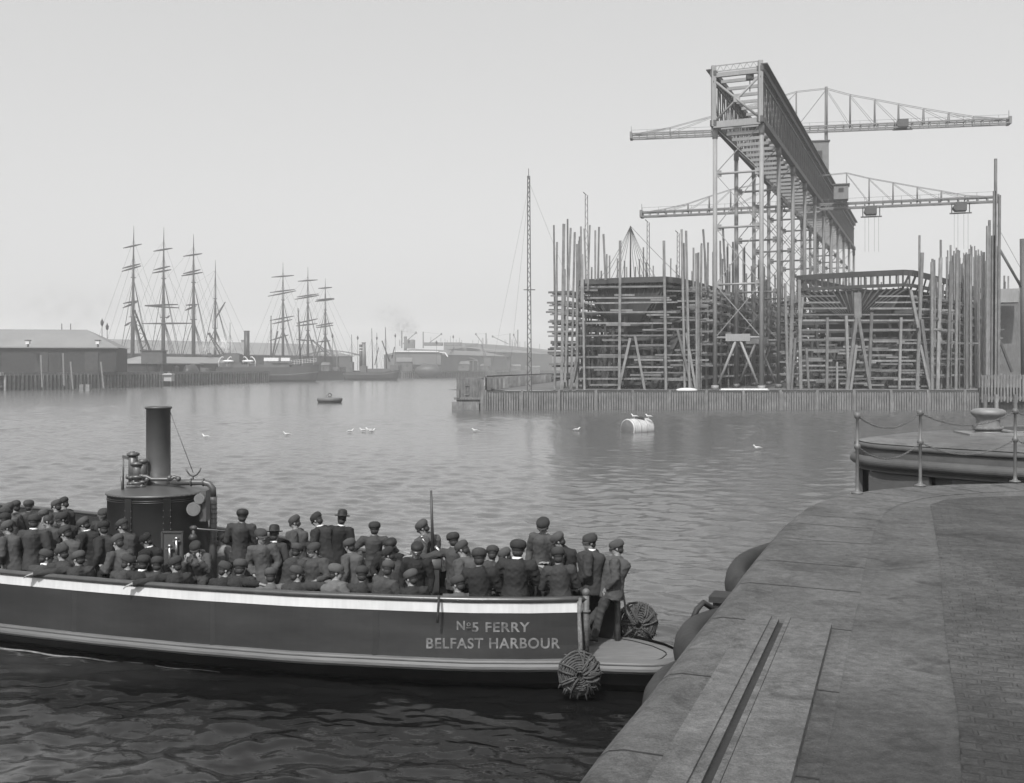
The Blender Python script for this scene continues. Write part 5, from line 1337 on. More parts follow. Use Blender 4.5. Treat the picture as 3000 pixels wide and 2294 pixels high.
def wharf(p0, p1, n, label, wid=.5, wh=.9):
    a = Vector((*p0, 0)); b = Vector((*p1, 0)); t = thing('timber_wharf', (a + b) / 2, label, 'wharf', 'timber wharves of the far shore')
    dd = (b - a).normalized(); nn = Vector((dd.y, -dd.x, 0)); nn = nn if nn.dot(-a) > 0 else -nn
    mb = MB(); mb.bar(a + V(0, 0, WZ - .4) + nn * .2, b + V(0, 0, WZ - .4) + nn * .2, .6, wh); mb.build('fascia', M_timber, t)
    mb = MB(); mb.bar(a + V(0, 0, 1.0) + nn * .05, b + V(0, 0, 1.0) + nn * .05, .2, .5); mb.build('lower_waling', M_timberd, t)
    for i in range(n):
        p = a.lerp(b, (i + .5) / n) + nn * .35; mb = MB(); mb.bar(p + V(rnd.uniform(-.2, .2), 0, -1), p + V(0, 0, WZ - .5), wid, wid); mb.build('pile', M_timber, t)
wharf((-132, 265), (-115, 337), 46, 'wharf of close upright piles below the long dark shed at left')
wharf((-170, 259), (-132, 265), 14, 'wharf piles at the very left edge of the photo')
wharf((-114.6, 341), (-106, 450), 40, 'piled wharf between the pale boat and the steamer')
wharf((-96, 540), (-72, 648), 34, 'low piled wharf seen between the two steamers')
wharf((-71, 652), (24, 892), 90, 'long low piled quay running from the second steamer to the lattice mast', .6, 1.6)

def shed(A, B, depth, z0, ze, zr, label, hip=8, name='transit_shed', wallm=None, roofm=None, doors=0, lanterns=0):
    """long shed from A to B (front wall), going back by depth"""
    A = Vector((*A, 0)); B = Vector((*B, 0)); d = (B - A).normalized(); n = Vector((-d.y, d.x, 0)); n = n if n.y > 0 else -n
    t = thing(name, A.lerp(B, .5), label, 'shed')
    Z = lambda p, z: Vector((p.x, p.y, z))
    C = B + n * depth; D = A + n * depth
    mb = MB()
    for p, q_ in ((A, B), (B, C), (C, D), (D, A)): mb.add([Z(p, z0), Z(q_, z0), Z(q_, ze), Z(p, ze)], [(0, 1, 2, 3)])
    mb.build('wall', wallm or M_wall, t)
    o = .8; A2, B2, C2, D2 = A - d * o - n * o, B + d * o - n * o, C + d * o + n * o, D - d * o + n * o
    R1 = (A + D) / 2 + d * hip; R2 = (B + C) / 2 - d * hip
    mb = MB(); ez = ze + .1
    mb.add([Z(A2, ez), Z(B2, ez), Z(R2, zr), Z(R1, zr)], [(0, 1, 2, 3)]); mb.add([Z(C2, ez), Z(D2, ez), Z(R1, zr), Z(R2, zr)], [(0, 1, 2, 3)])
    mb.add([Z(B2, ez), Z(C2, ez), Z(R2, zr)], [(0, 1, 2)]); mb.add([Z(D2, ez), Z(A2, ez), Z(R1, zr)], [(0, 1, 2)])
    mb.bar(Z(A2, ez), Z(B2, ez), .4, .35)
    mb.build('roof', roofm or M_roof, t)
    for i in range(doors):
        mb = MB(); p = A + d * ((i + .5) / doors * (B - A).length) - n * .15; mb.box(Z(p, z0 + (ze - z0) * .42), (rnd.uniform(3, 5), .2, (ze - z0) * .84), math.atan2(d.y, d.x)); mb.build('sliding_door', M_timberd if i % 3 else M_black, t)
    for i in range(lanterns):
        mb = MB(); p = A.lerp(B, (i + .5) / lanterns); p = p.lerp(R1.lerp(R2, (i + .5) / lanterns), .25); mb.box(Z(p, lerp(ez, zr, .25) + 1.0), (1.6, 1.2, 1.6), .2); mb.build('roof_vent', M_white2, t)
    return t
shed((-240, 282), (-117.5, 304), 17, WZ, 11.8, 17.5, 'long low dark shed with a broad grey roof at the left edge', 10, doors=9, lanterns=0)
for px in (82, 287):
    t = thing('roof_vent', at(px, 1010, 292), 'small white louvred vent on the eaves of the left shed, the %s one' % ('left' if px < 100 else 'right'), 'vent')
    mb = MB(); c = at(px, 1003, 296); mb.box(c + V(0, 0, 0), (1.0, 1.0, 1.0)); mb.build('box', M_white, t); mb = MB(); mb.box(c + V(0, 0, .6), (1.4, 1.4, .2)); mb.bar(c + V(0, 0, -1.4), c + V(0, 0, -.5), .4); mb.build('cap', M_gg, t)
shed((-290, 400), (-100, 640), 50, WZ, 13.6, 21.5, 'very long pale-roofed shed behind the ships on the left shore', 12, doors=0)
shed((-150, 420), (-119, 470), 22, WZ, 8, 11, 'low dark store between the leaning crane and the first steamer', 5)
shed((-122, 352), (-117.5, 386), 12, WZ, 7.4, 9.2, 'small gabled hut beside the leaning crane', 1)
# canopy roofs and the far workshops
def canopy(px0, px1, py, Y, label):
    t = thing('open_canopy', at((px0 + px1) / 2, 1085, Y), label, 'canopy'); a = at(px0, py + 16, Y); b = at(px1, py + 16, Y); mb = MB(); pts = [a.lerp(b, s) + V(0, 0, 2.6 * math.sin(math.pi * s)) for s in np.linspace(0, 1, 13)]
    mb.strip(pts, [p + V(0, 14, 0) for p in pts]); mb.strip(pts, [p - V(0, 0, .5) for p in pts]); mb.bar(a, b, .4, .4); mb.build('roof', M_irongrey, t)
    for i in range(6): mb = MB(); p = a.lerp(b, i / 5); mb.bar(p, V(p.x, p.y, WZ), .4); mb.build('post', M_irongrey, t)
canopy(885, 1055, 1024, 560, 'curved open canopy with thin posts behind the bow of the first steamer')
canopy(1330, 1400, 1040, 700, 'low round-roofed open shed at the middle of the far quay')
shed((-48, 660), (-4, 760), 40, WZ, 15, 19, 'long workshop with a lit ridge line behind the second steamer', 2, 'workshop', M_far, M_irongrey)
shed((-62, 700), (-28, 770), 30, WZ, 13, 18, 'pale-edged shed with a lighter wall on the far quay', 2, 'workshop', mat('pale_wall', .12, .8, .2, .05), M_roof)
shed((-10, 800), (36, 930), 60, WZ, 19, 23, 'great twin-arched building shed with dark openings on the far shore', 2, 'building_shed', M_far, M_far)
for i, px in enumerate((1462, 1486)):
    t = thing('shed_arch', at(px, 1060, 790), 'dark arched doorway of the building shed, %s of the pair' % ('left' if i == 0 else 'right'), 'doorway'); mb = MB(); c = at(px, 1045, 795); mb.tube([c, c + V(0, 4, 0)], 3.0, 20); mb.box(c + V(0, 2, -6), (6, 4, 12)); mb.build('opening', M_timberd, t)
# long low sheer of the far hull roofs sinking to the right
t = thing('slipway_roofs', (90, 1000, WZ), 'long dark sweep of slipway roofs sinking towards the lattice mast', 'building')
mb = MB(); prof = [(1300, 1008), (1345, 1004), (1420, 1008), (1480, 1012), (1540, 1019), (1590, 1026), (1640, 1034), (1700, 1045)]
A1 = [at(x, y, 960) for x, y in prof]; mb.strip(A1, [V(p.x, p.y, WZ) for p in A1]); mb.strip(A1, [p + V(30, 120, 0) for p in A1]); mb.build('roof', M_far, t)
mb = MB()
for i in range(26): x = 1530 + i * 6; y = float(np.interp(x, [p[0] for p in prof], [p[1] for p in prof])); mb.bar(at(x, y + 8, 958), at(x, 1080, 958), .5)
mb.build('buttress', M_irongrey, t)
for i in range(34):
    px = 1170 + rnd.random() * 460; Y = 940; yb = float(np.interp(px, [p[0] for p in prof], [p[1] for p in prof])); h = rnd.uniform(8, 22)
    t = thing('distant_pole', at(px, yb, Y), 'tiny distant pole on the skyline, '+('taller' if h > 15 else 'shorter')+(' and left of the tower derricks' if px < 1240 else ' and among the tower derricks' if px < 1500 else ' and beside the lattice mast' if px < 1570 else ' and right of the lattice mast'), 'pole', 'tiny poles along the far skyline'); mb = MB(); mb.bar(at(px, yb + 6, Y), at(px + rnd.uniform(-1, 1), yb - h, Y), .35); mb.build('shaft', M_far, t)
for i, (x0, x1, y0, y1) in enumerate(((1240, 1295, 1003, 1012), (1300, 1352, 1003, 1012), (1188, 1212, 995, 1020), (1362, 1400, 1006, 1014))):
    t = thing('deck_house', at(x0, y1, 800), ('flat block on the far skyline, first left of the two alike', 'flat block on the far skyline, right of the two alike', 'dark chimney-like block under the drifting smoke', 'low block on the skyline by the twin arches')[i], 'building')
    a = at(x0, y0, 800); b = at(x1, y1, 800); mb = MB(); mb.box(((a.x + b.x) / 2, 806, (a.z + b.z) / 2), (b.x - a.x, 12, a.z - b.z)); mb.build('block', M_irongrey, t)
# far crane masts with slanting jibs
for i, (x, t0, jx, jy, bx) in enumerate(((1177, 969, 1219, 975, 1180), (1240, 972, 1293, 979, 1252), (1424, 976, 1394, 979, 1415), (1494, 977, 1443, 986, 1490), (1517, 966, 1505, 981, 1516))):
    t = thing('tower_derrick', at(x, 1010, 800), ('tower derrick beside the drifting smoke, jib up to the right', 'second far tower derrick, long jib to the right', 'far tower derrick in the middle, jib up to the left', 'far tower derrick with the longest left-hand jib', 'rightmost far tower derrick beside the lattice mast')[i], 'crane', 'tower derricks on the far skyline')
    mb = MB(); mb.bar(at(x, 1020, 800), at(x, t0, 800), .9); mb.build('mast', M_irongrey, t)
    mb = MB(); mb.bar(at(bx, 1008, 800), at(jx, jy, 800), .55); mb.box(at(jx, jy, 800), (1.2, 1, 1.6)); mb.build('jib', M_irongrey, t)
    mb = MB(); mb.bar(at(x, t0 + 1, 800), at(jx, jy, 800), .12); mb.build('stay', M_irongrey, t)
# lamp standards
for i, (x, t0, b0, Y) in enumerate(((299, 935, 1010, 330), (314, 948, 1012, 345), (1048, 984, 1010, 560), (1104, 985, 1040, 600), (974, 978, 1035, 520), (1158, 978, 1045, 620), (1328, 982, 1015, 690), (1279, 998, 1080, 640), (1198, 996, 1080, 640))):
    t = thing('lamp_standard', at(x, b0 + 60, Y), 'tall thin lamp standard, number %d from the left is not marked' % i if False else ('tall lamp standard with finial beyond the right end of the left shed', 'shorter lamp standard just right of the shed-end lamp', 'arm lamp on the skyline left of the flag mast', 'double lamp right of the second steamer foremast', 'lamp between the second ship and the steamers', 'twin lamp standard left of the drifting smoke', 'lone lamp in the middle of the far skyline', 'thin lamp standard before the white-edged roof', 'thin lamp standard under the drifting smoke')[i], 'lamp', 'lamp standards of the far quays')
    a = at(x, 1085, Y); b = at(x, t0, Y); mb = MB(); mb.tube([a, b], [.16, .09], 6); mb.build('post', M_spar, t)
    mb = MB(); mb.lathe([(0, -.2), (.45, .4), (.55, 1.3), (.2, 2.0), (0, 2.6)], b - V(0, 0, 2.2), 8); mb.build('lantern', M_spar, t)
for i, x in enumerate((181, 207)):
    t = thing('roof_finial', at(x, 970, 310), 'thin rod standing on the ridge of the left shed, %s of two' % ('left' if i == 0 else 'right'), 'finial'); mb = MB(); mb.bar(at(x, 972, 310), at(x, 948, 310), .18); mb.build('rod', M_spar, t)

# ---- square rigged ships
def ship(name_lab, masts, Y, yaw, hull_px, group='square riggers laid up behind the long shed'):
    base = at(hull_px[0], 1085, Y); t = thing('sailing_ship', (base.x, Y, 0), name_lab, 'sailing ship', group)
    a = at(hull_px[0], 1085, Y); b = at(hull_px[1], 1085, Y + 30)
    mb = MB(); rows = []
    for z, k in ((0, .55), (3, .9), (6.5, 1.0), (9.0, 1.02)):
        rows.append([(a.lerp(b, s) + V(0, -6 * k * math.sin(math.pi * min(1, max(0, s))) ** .5, 0)) * 1 + V(0, 0, 0) for s in np.linspace(0, 1, 15)])
        for v in rows[-1]: v.z = z
    back = [[V(p.x, 2 * lerp(a.y, b.y, i / 14) - p.y, p.z) for i, p in enumerate(r)] for r in rows]
    for r0, r1 in zip(rows[:-1], rows[1:]): mb.strip(r0, r1, True)
    for r0, r1 in zip(back[:-1], back[1:]): mb.strip(r0, r1, True)
    mb.strip(rows[-1], back[-1]); mb.build('hull', M_ship, t)
    for m in masts:
        x, top, yds, wid = m['x'], m['top'], m['y'], m.get('w', 1)
        Ym = Y + m.get('dy', 0); lean = m.get('lean', 0)
        pb = at(x - lean, 1060, Ym); pt = at(x, top, Ym); mt = thing_part = None
        mb = MB(); f1 = (1000 - top) / (1060 - top)
        mb.tube([pb, pb.lerp(pt, .30), pb.lerp(pt, .36), pb.lerp(pt, .62), pb.lerp(pt, .66), pb.lerp(pt, .88), pt], [.85 * wid, .82 * wid, .60 * wid, .50 * wid, .36 * wid, .26 * wid, .08], 8); mst = mb.build('mast', M_spar, t)
        mb = MB()
        for f in (.33, .62):
            p = pb.lerp(pt, f); mb.box(p, (2.4 * wid if f < .5 else 1.6 * wid, 1.8, .35))
        mb.build('top', M_spar, mst)
        for (yl, yr, xl, xr) in yds:
            L_ = at(xl, yl, Ym - (4 if yl > yr else 0)); R_ = at(xr, yr, Ym + (4 if yl > yr else 0)); mid = (L_ + R_) / 2
            mb = MB(); mb.tube([L_, L_.lerp(R_, .3), mid, L_.lerp(R_, .7), R_], [.22, .42, .48, .42, .22], 6); mb.build('yard', M_spar, t)
        mb = MB()
        for sg in (-1, 1):
            for k in range(6):
                foot = pb + V(sg * (5.0 + k * .5), (k - 2.5) * 1.3, 0); mb.bar(foot, pb.lerp(pt, .33 if k < 4 else .62), .2)
            mb.bar(pb.lerp(pt, .33) + V(sg * 1.2, 0, 0), pb.lerp(pt, .62), .16)
            mb.bar(pb.lerp(pt, .62) + V(sg * .8, 0, 0), pb.lerp(pt, .9), .1)
            for dx, fz in ((12, .62), (20, .9), (15, .78)): mb.bar(pb + V(sg * dx, 0, 0), pb.lerp(pt, fz), .07)
        mb.build('shrouds', M_rig, t)
    for m0, m1 in zip(masts[:-1], masts[1:]):
        mb = MB(); mb.bar(at(m0['x'], lerp(m0['top'], 1060, .3), Y), at(m1['x'], lerp(m1['top'], 1060, .7), Y), .06); mb.bar(at(m1['x'], lerp(m1['top'], 1060, .1), Y), at(m0['x'], lerp(m0['top'], 1060, .4), Y), .05); mb.build('stay', M_rig, t)
    return t
def yd(x, rows): return [(yl, yr, x - hl, x + hr) for yl, yr, hl, hr in rows]
ship('big square rigger with four bare masts, leftmost of the two laid-up ships', [
    dict(x=392, top=662, lean=4, y=[(727, 715, 361, 415), (786, 773, 359, 411), (795, 779, 357, 413), (889, 881, 361, 405), (902, 885, 360, 402), (955, 944, 365, 383)], w=1.15),
    dict(x=480, top=666, lean=2, y=[(736, 727, 450, 505), (791, 780, 451, 498), (800, 790, 447, 501), (895, 892, 424, 521), (896, 902, 424, 525), (932, 925, 488, 497)], w=1.1),
    dict(x=567, top=685, lean=0, y=[(751, 743, 537, 592), (802, 790, 537, 587), (808, 798, 532, 593), (894, 892, 545, 578), (909, 896, 543, 575), (948, 947, 415, 572)], w=1.1),
    dict(x=631, top=762, lean=1, y=[(938, 885, 628, 660)], w=.75)], 480, 0, (350, 690))
ship('smaller square rigger with three bare masts right of the first', [
    dict(x=829, top=768, y=[(812, 807, 796, 861), (857, 848, 791, 863), (868, 852, 785, 867), (939, 926, 791, 861), (949, 936, 797, 856), (998, 981, 791, 845)], w=.9),
    dict(x=902, top=782, y=[(824, 820, 873, 930), (870, 861, 870, 933), (877, 865, 864, 935), (947, 934, 869, 931), (955, 948, 867, 930), (995, 998, 868, 910)], w=.85),
    dict(x=953, top=815, y=[(845, 842, 933, 972), (879, 874, 926, 979), (883, 877, 923, 979), (955, 946, 926, 976), (960, 953, 926, 976), (1002, 998, 930, 967)], w=.8)], 560, 0, (800, 1000))

# ---- steamers at the quay
def steamer(lab, Y, x0, x1, deck_y, funnel, masts, davits, name='steamer', houses=(), rake=1.0):
    """x0 stern .. x1 bow in photo pixels"""
    W = lambda x, y, dy=0: at(x, y, Y + dy)
    t = thing('steamship', (W((x0 + x1) / 2, 1100).x, Y, 0), lab, 'steamship', 'steamers moored at the far quay')
    Lx = W(x1, 1100).x - W(x0, 1100).x; xs = W(x0, 1100).x; zd = W(0, deck_y).z; n = 25; mb = MB(); rows = []; back = []
    for z, k, ext in ((-.5, .55, -.04), (1.0, .85, -.02), (2.5, .97, 0), (zd - .4, 1, .005), (zd, 1.0, .01)):
        r = []; b2 = []
        for i in range(n):
            s = i / (n - 1); hw = 5.2 * k * (math.sin(math.pi * min(1, .06 + s * .94)) ** .45) * (1 if s > .02 else .6)
            sh = 2.4 * max(0, s - .72) ** 1.1 * (z > 2) * 2.2 + .8 * max(0, .15 - s) * (z > 2)
            X = xs + Lx * (s + (ext if s > .9 else (-ext if s < .05 else 0))); r.append(V(X, Y + 6 - hw, z + sh)); b2.append(V(X, Y + 6 + hw, z + sh))
        rows.append(r); back.append(b2)
    for a, b in zip(rows[:-1], rows[1:]): mb.strip(a, b, True)
    for a, b in zip(back[:-1], back[1:]): mb.strip(a, b, True)
    mb.strip(rows[-1], back[-1]); mb.strip([rows[i][0] for i in range(5)], [back[i][0] for i in range(5)]); mb.build('hull', M_ship, t)
    mb = MB(); rr_ = rows[2]; mb.tube([p + V(0, -.1, .6) for p in rr_], .16, 6); mb.build('rubbing_strake', M_irongrey, t)
    fx, ft, fw, fb = funnel
    mb = MB(); a = W(fx, fb, 6); b = W(fx, ft, 6); r_ = fw / 2 / F * Y; mb.tube([a, b], r_, 20); mb.torus(b, r_, .15, 20, 6); f_ = mb.build('funnel', M_irondark, t)
    mb = MB(); mb.tube([b.lerp(a, -.0), b.lerp(a, .001)], r_ * .9, 12); mb.build('funnel_mouth', M_white2, f_)
    for (x, tp, bt, w_, tilt) in masts:
        mb = MB(); mb.tube([W(x, bt, 6), W(x - tilt, tp, 6)], [w_, w_ * .55], 8); mb.build('mast', M_spar, t)
        mb = MB()
        for sg in (-1, 1):
            for k in (0, 1): mb.bar(W(x, bt, 6) + V(sg * (3 + k * 2), 0, 0), W(x - tilt, lerp(tp, bt, .25), 6), .05)
        mb.build('rigging', M_rig, t)
    for (x, ytop) in davits:
        mb = MB(); c = W(x, ytop, 1); s = 1 if x > (x0 + x1) / 2 or x in (543 + 195, 740) else -1
        s = davits_dir[x]; pts = [W(x, 1073, 1), W(x, 1058, 1), W(x - s * 4, 1050, 1), W(x - s * 10, 1045, 1), W(x - s * 14, 1047, 1)]; mb.tube(pts, .22, 6); mb.build('davit', M_white, t)
    for (a0, b0, a1, b1, m_) in houses:
        p0 = W(a0, b0); p1 = W(a1, b1); mb = MB(); mb.box(((p0.x + p1.x) / 2, Y + 6, (p0.z + p1.z) / 2), (abs(p1.x - p0.x), 5, abs(p1.z - p0.z))); mb.build('deck_house', m_, t)
    return t
davits_dir = {641: -1, 665: -1, 727: 1, 748: 1}
M_dk = mat('deck_house_dark', .06, .7, .3, .5); M_dk2 = mat('deck_house_pale', .3, .7, .2, .5)
st1 = steamer('nearer black cargo steamer with tall funnel, white davits and two masts', 445, 625, 925, 1076, (723, 970, 16, 1075), [(674, 945, 1075, .22, 0), (794, 925, 1070, .38, 0), (881, 903, 1070, .42, 8), (880, 940, 1068, .25, 2)],
    [(641, 1045), (665, 1047), (727, 1045), (748, 1045)], houses=((632, 1062, 700, 1078, M_dk), (655, 1037, 695, 1064, M_dk), (700, 1068, 790, 1078, M_dk), (768, 1060, 850, 1068, M_dk), (790, 1064, 842, 1080, M_dk)))
mb = MB(); mb.tube([at(793, 1068, 450), at(814, 970, 450)], .3, 6); mb.build('derrick_boom', M_spar, st1)
mb = MB(); p = at(0, 0, 1); 
for x0, x1 in ((772, 815), (822, 848)):
    a = at(x0, 1048, 448); b = at(x1, 1058, 448); mb.box(((a.x + b.x) / 2, 450, (a.z + b.z) / 2), (b.x - a.x, 3, a.z - b.z)); mb.build('canvas_screen', M_white, st1); mb = MB()
for x in (668, 726):
    mb = MB(); c = at(x, 1058, 445); mb.ball(c, (2.6, 1, .55), 12); mb.build('lifeboat', M_white2, st1)
mb = MB()
for i in range(12):
    x = 838 + i * 8; mb.bar(at(x, 1056 - i * .6, 449), at(x, 1071 - i, 449), .1)
for dy in (0, 5, 10): mb.bar(at(836, 1057 + dy, 449), at(926, 1050 + dy, 449), .08)
mb.build('bow_railing', M_white2, st1)
st2 = steamer('farther small steamer with a white-banded funnel and leaning masts', 520, 1000, 1165, 1090, (1057, 1010, 9, 1085), [(1032, 980, 1085, .25, 2), (1092, 962, 1082, .28, 3), (1132, 958, 1082, .32, 3), (1104, 975, 1082, .2, 0)], [], houses=((1010, 1060, 1030, 1090, M_dk), (1052, 1072, 1070, 1092, M_dk), (1074, 1080, 1140, 1092, M_dk), (1140, 1070, 1165, 1085, M_dk)))
for y in (1019, 1027):
    mb = MB(); mb.torus(at(1057, y, 526), .80, .22, 20, 6); mb.build('funnel_band', M_white, st2)
mb = MB(); mb.tube([at(1142, 1060, 522), at(1119, 998, 522)], .35, 6); mb.tube([at(1098, 1070, 522), at(1109, 1018, 522)], .25, 6); mb.tube([at(1148, 1050, 522), at(1156, 1016, 522)], .3, 6); mb.build('derrick_boom', M_spar, st2)

# ---- quay cranes
def quay_crane(lab, Y, foot, head, w, box, hook=None):
    t = thing('quay_crane', at(foot[0], 1085, Y), lab, 'crane', 'quay cranes of the far shore'); a = at(*foot, Y); b = at(*head, Y); mb = MB(); d = (b - a).normalized(); nrm = d.cross(V(0, 1, 0)).normalized()
    for s in (-1, 1):
        for dy in (-.8, .8): mb.bar(a + nrm * s * w + V(0, dy, 0), b + nrm * s * w * .25 + V(0, dy * .3, 0), .28)
    n = 12
    for i in range(n):
        f0 = i / n; f1 = (i + 1) / n; s = 1 if i % 2 else -1; mb.bar(a.lerp(b, f0) + nrm * s * w * (1 - .75 * f0), a.lerp(b, f1) - nrm * s * w * (1 - .75 * f1), .2)
    mb.build('jib', M_irondark, t); mb = MB(); mb.box(b, (1.0, 1, 1.0)); mb.build('jib_head', M_irondark, t)
    p0 = at(box[0], box[1], Y); p1 = at(box[2], box[3], Y); mb = MB(); mb.box(((p0.x + p1.x) / 2, Y, (p0.z + p1.z) / 2), (p1.x - p0.x, 4, p0.z - p1.z)); c = mb.build('cabin', M_dk, t)
    mb = MB(); mb.box(((p0.x + p1.x) / 2, Y, p0.z + .25), (p1.x - p0.x + .8, 4.6, .4)); mb.build('roof', M_irondark, c)
    mb = MB()
    for s in (.15, .85): x = lerp(p0.x, p1.x, s); mb.bar((x, Y, p1.z), (x, Y, WZ), .7)
    mb.build('carriage', M_irondark, t)
    if hook:
        mb = MB(); mb.bar(b, at(head[0], hook, Y), .08); mb.build('hoist_rope', M_rig, t); mb = MB(); mb.box(at(head[0], hook + 3, Y), (1.6, 1.2, 1.4)); mb.build('bucket', M_irondark, t)
quay_crane('massive dark crane with a broad jib leaning left below the leftmost ship', 345, (437, 1055), (392, 912), 1.5, (420, 1030, 482, 1066))
quay_crane('crane with lattice jib and hanging bucket left of the steamer funnel', 460, (655, 1045), (613, 978), .9, (657, 1038, 696, 1068), 1036)
quay_crane('crane with thin jib pointing up left behind the steamer bow', 540, (965, 1040), (917, 998), .8, (995, 1046, 1028, 1075))
quay_crane('far crane with jib leaning right near the round-roofed shed', 690, (1312, 1050), (1330, 1019), .8, (1296, 1036, 1318, 1078))
quay_crane('far crane with jib leaning left before the twin arches', 700, (1423, 1052), (1412, 1012), .8, (1418, 1048, 1438, 1072))
mb = MB(); t = thing('moored_barge', at(488, 1105, 338), 'pale barge end tucked in the gap of the wharf', 'boat'); mb.box(at(488, 1105, 338), (4.2, 3, 2.6)); mb.box(at(488, 1097, 337.5), (4.6, 3.4, .3)); mb.build('hull', M_dk2, t)
t = thing('mooring_dolphin', at(249, 1145, 258), 'pair of pile stumps standing in the water before the left wharf', 'piles')
for dx in (-9, 9):
    mb = MB(); c = at(249 + dx, 1146, 258); mb.box((c.x, c.y, .6), (1.0, .8, 2.2)); mb.build('pile', M_timber, t)
# raking spars leaning on the left wharf
for i, (xa, ya, xb, yb_) in enumerate(((207, 1060, 214, 1140), (120, 1040, 124, 1135), (185, 1035, 188, 1130), (296, 1060, 304, 1138))):
    t = thing('fender_spar', at(xb, yb_, 262), ('leaning fender spar before the middle of the left wharf', 'leaning fender spar nearest the left edge', 'tall thin fender spar left of the leaning one', 'fender spar near the right end of the left shed')[i], 'spar'); mb = MB(); mb.bar(at(xb, yb_, 262), at(xa, ya, 263), .4, .3); mb.build('timber', M_irongrey, t)
# white edged roof of the middle shed
t = thing('pale_gutter_roof', at(1240, 1030, 655), 'white-edged flat roof line stepping down at the middle of the far quay', 'roof')
mb = MB(); mb.bar(at(1155, 1029, 655), at(1284, 1030, 655), .5, .7); mb.bar(at(1288, 1032, 655), at(1304, 1033, 655), .5, .5); mb.bar(at(1304, 1033, 655), at(1312, 1045, 655), .5, .8); mb.build('edge', M_white, t)
mb = MB(); mb.box(at(1225, 1050, 660), (30, 8, 8)); mb.build('shed_side', mat('pale_side', .09, .8, .2, .1), t)

# clutter along the far quays: huts, wagons, cargo heaps, chimneys
clut = [(560, 40, 20, 372, 'dark heap of coal behind the piled wharf beneath the mizzen of the first rigger', 'coal_heap', 'coal'), (505, 26, 16, 366, 'low dark hut on the quay right of the pale barge', 'hut', 'hut'), (600, 30, 13, 430, 'row of dark wagons left of the first steamer stern', 'railway_wagon', 'wagon'),
 (955, 24, 22, 545, 'dark hut behind the first steamer bow', 'hut', 'hut'), (985, 18, 14, 560, 'small dark wagon between the steamers', 'railway_wagon', 'wagon'), (1185, 46, 34, 600, 'dark warehouse block right of the second steamer', 'warehouse', 'building'), (1255, 80, 20, 640, 'long dark heap of coal on the quay under the white-edged roof', 'coal_heap', 'coal'),
 (1345, 60, 24, 690, 'low dark shed under the round canopy', 'hut', 'hut'), (1415, 30, 18, 720, 'small dark store below the leaning crane jib', 'hut', 'hut'), (1500, 50, 16, 800, 'flat row of huts before the twin arches', 'hut', 'hut'), (1560, 44, 12, 860, 'low wall of stores left of the lattice mast', 'hut', 'hut')]
for x, w_, h_, Y, lab, nm, cat in clut:
    p = at(x, 1086, Y); t = thing(nm, (p.x, Y, WZ), lab, cat); W_ = w_ / F * Y; Hh = h_ / F * Y
    if nm == 'coal_heap':
        mb = MB(); mb.ball((p.x, Y, WZ), (W_ / 2, 5, Hh), 16); o = mb.build('heap', M_irondark, t)
        for v in o.data.vertices: v.co.z *= 1 + .3 * math.sin(v.co.x * 1.3) * math.cos(v.co.y * 1.1)
        continue
    mb = MB(); mb.box((p.x, Y, WZ + Hh * .4), (W_, 5, Hh * .8)); mb.build('wall', M_dk, t)
    if nm != 'railway_wagon':
        mb = MB(); mb.add([(p.x - W_ * .53, Y - 3, WZ + Hh * .78), (p.x + W_ * .53, Y - 3, WZ + Hh * .78), (p.x + W_ * .5, Y, WZ + Hh * 1.15), (p.x - W_ * .5, Y, WZ + Hh * 1.15), (p.x + W_ * .53, Y + 3, WZ + Hh * .78), (p.x - W_ * .53, Y + 3, WZ + Hh * .78)], [(0, 1, 2, 3), (3, 2, 4, 5), (0, 3, 5), (1, 4, 2)]); mb.build('roof', M_irongrey, t)
        mb = MB(); mb.box((p.x - W_ * .2, Y - 2.55, WZ + Hh * .3), (W_ * .16, .1, Hh * .5)); mb.build('door', M_black, t)
        mb = MB(); mb.box((p.x + W_ * .2, Y - 2.55, WZ + Hh * .45), (W_ * .12, .1, Hh * .2)); mb.build('window', M_black, t)
    else:
        for k in (-.35, .35):
            mb = MB(); mb.tube([(p.x + W_ * k, Y - 2.6, WZ + .5), (p.x + W_ * k, Y - 2.4, WZ + .5)], .5, 12); mb.build('wheel', M_black, t)
for i, (x, t0, Y) in enumerate(((1188, 986, 805), (1066, 1003, 640), (712, 996, 640))):
    t = thing('chimney', at(x, 1080, Y), ('factory chimney under the drifting smoke', 'short chimney above the roofs by the second steamer', 'small chimney on the long roof behind the first steamer funnel')[i], 'chimney'); mb = MB(); mb.tube([at(x, 1080, Y), at(x, t0, Y)], [1.6, 1.1], 12); mb.build('stack', M_irongrey, t); mb = MB(); mb.tube([at(x, t0 + 2, Y), at(x, t0, Y)], 1.4, 12); mb.build('rim', M_irongrey, t)
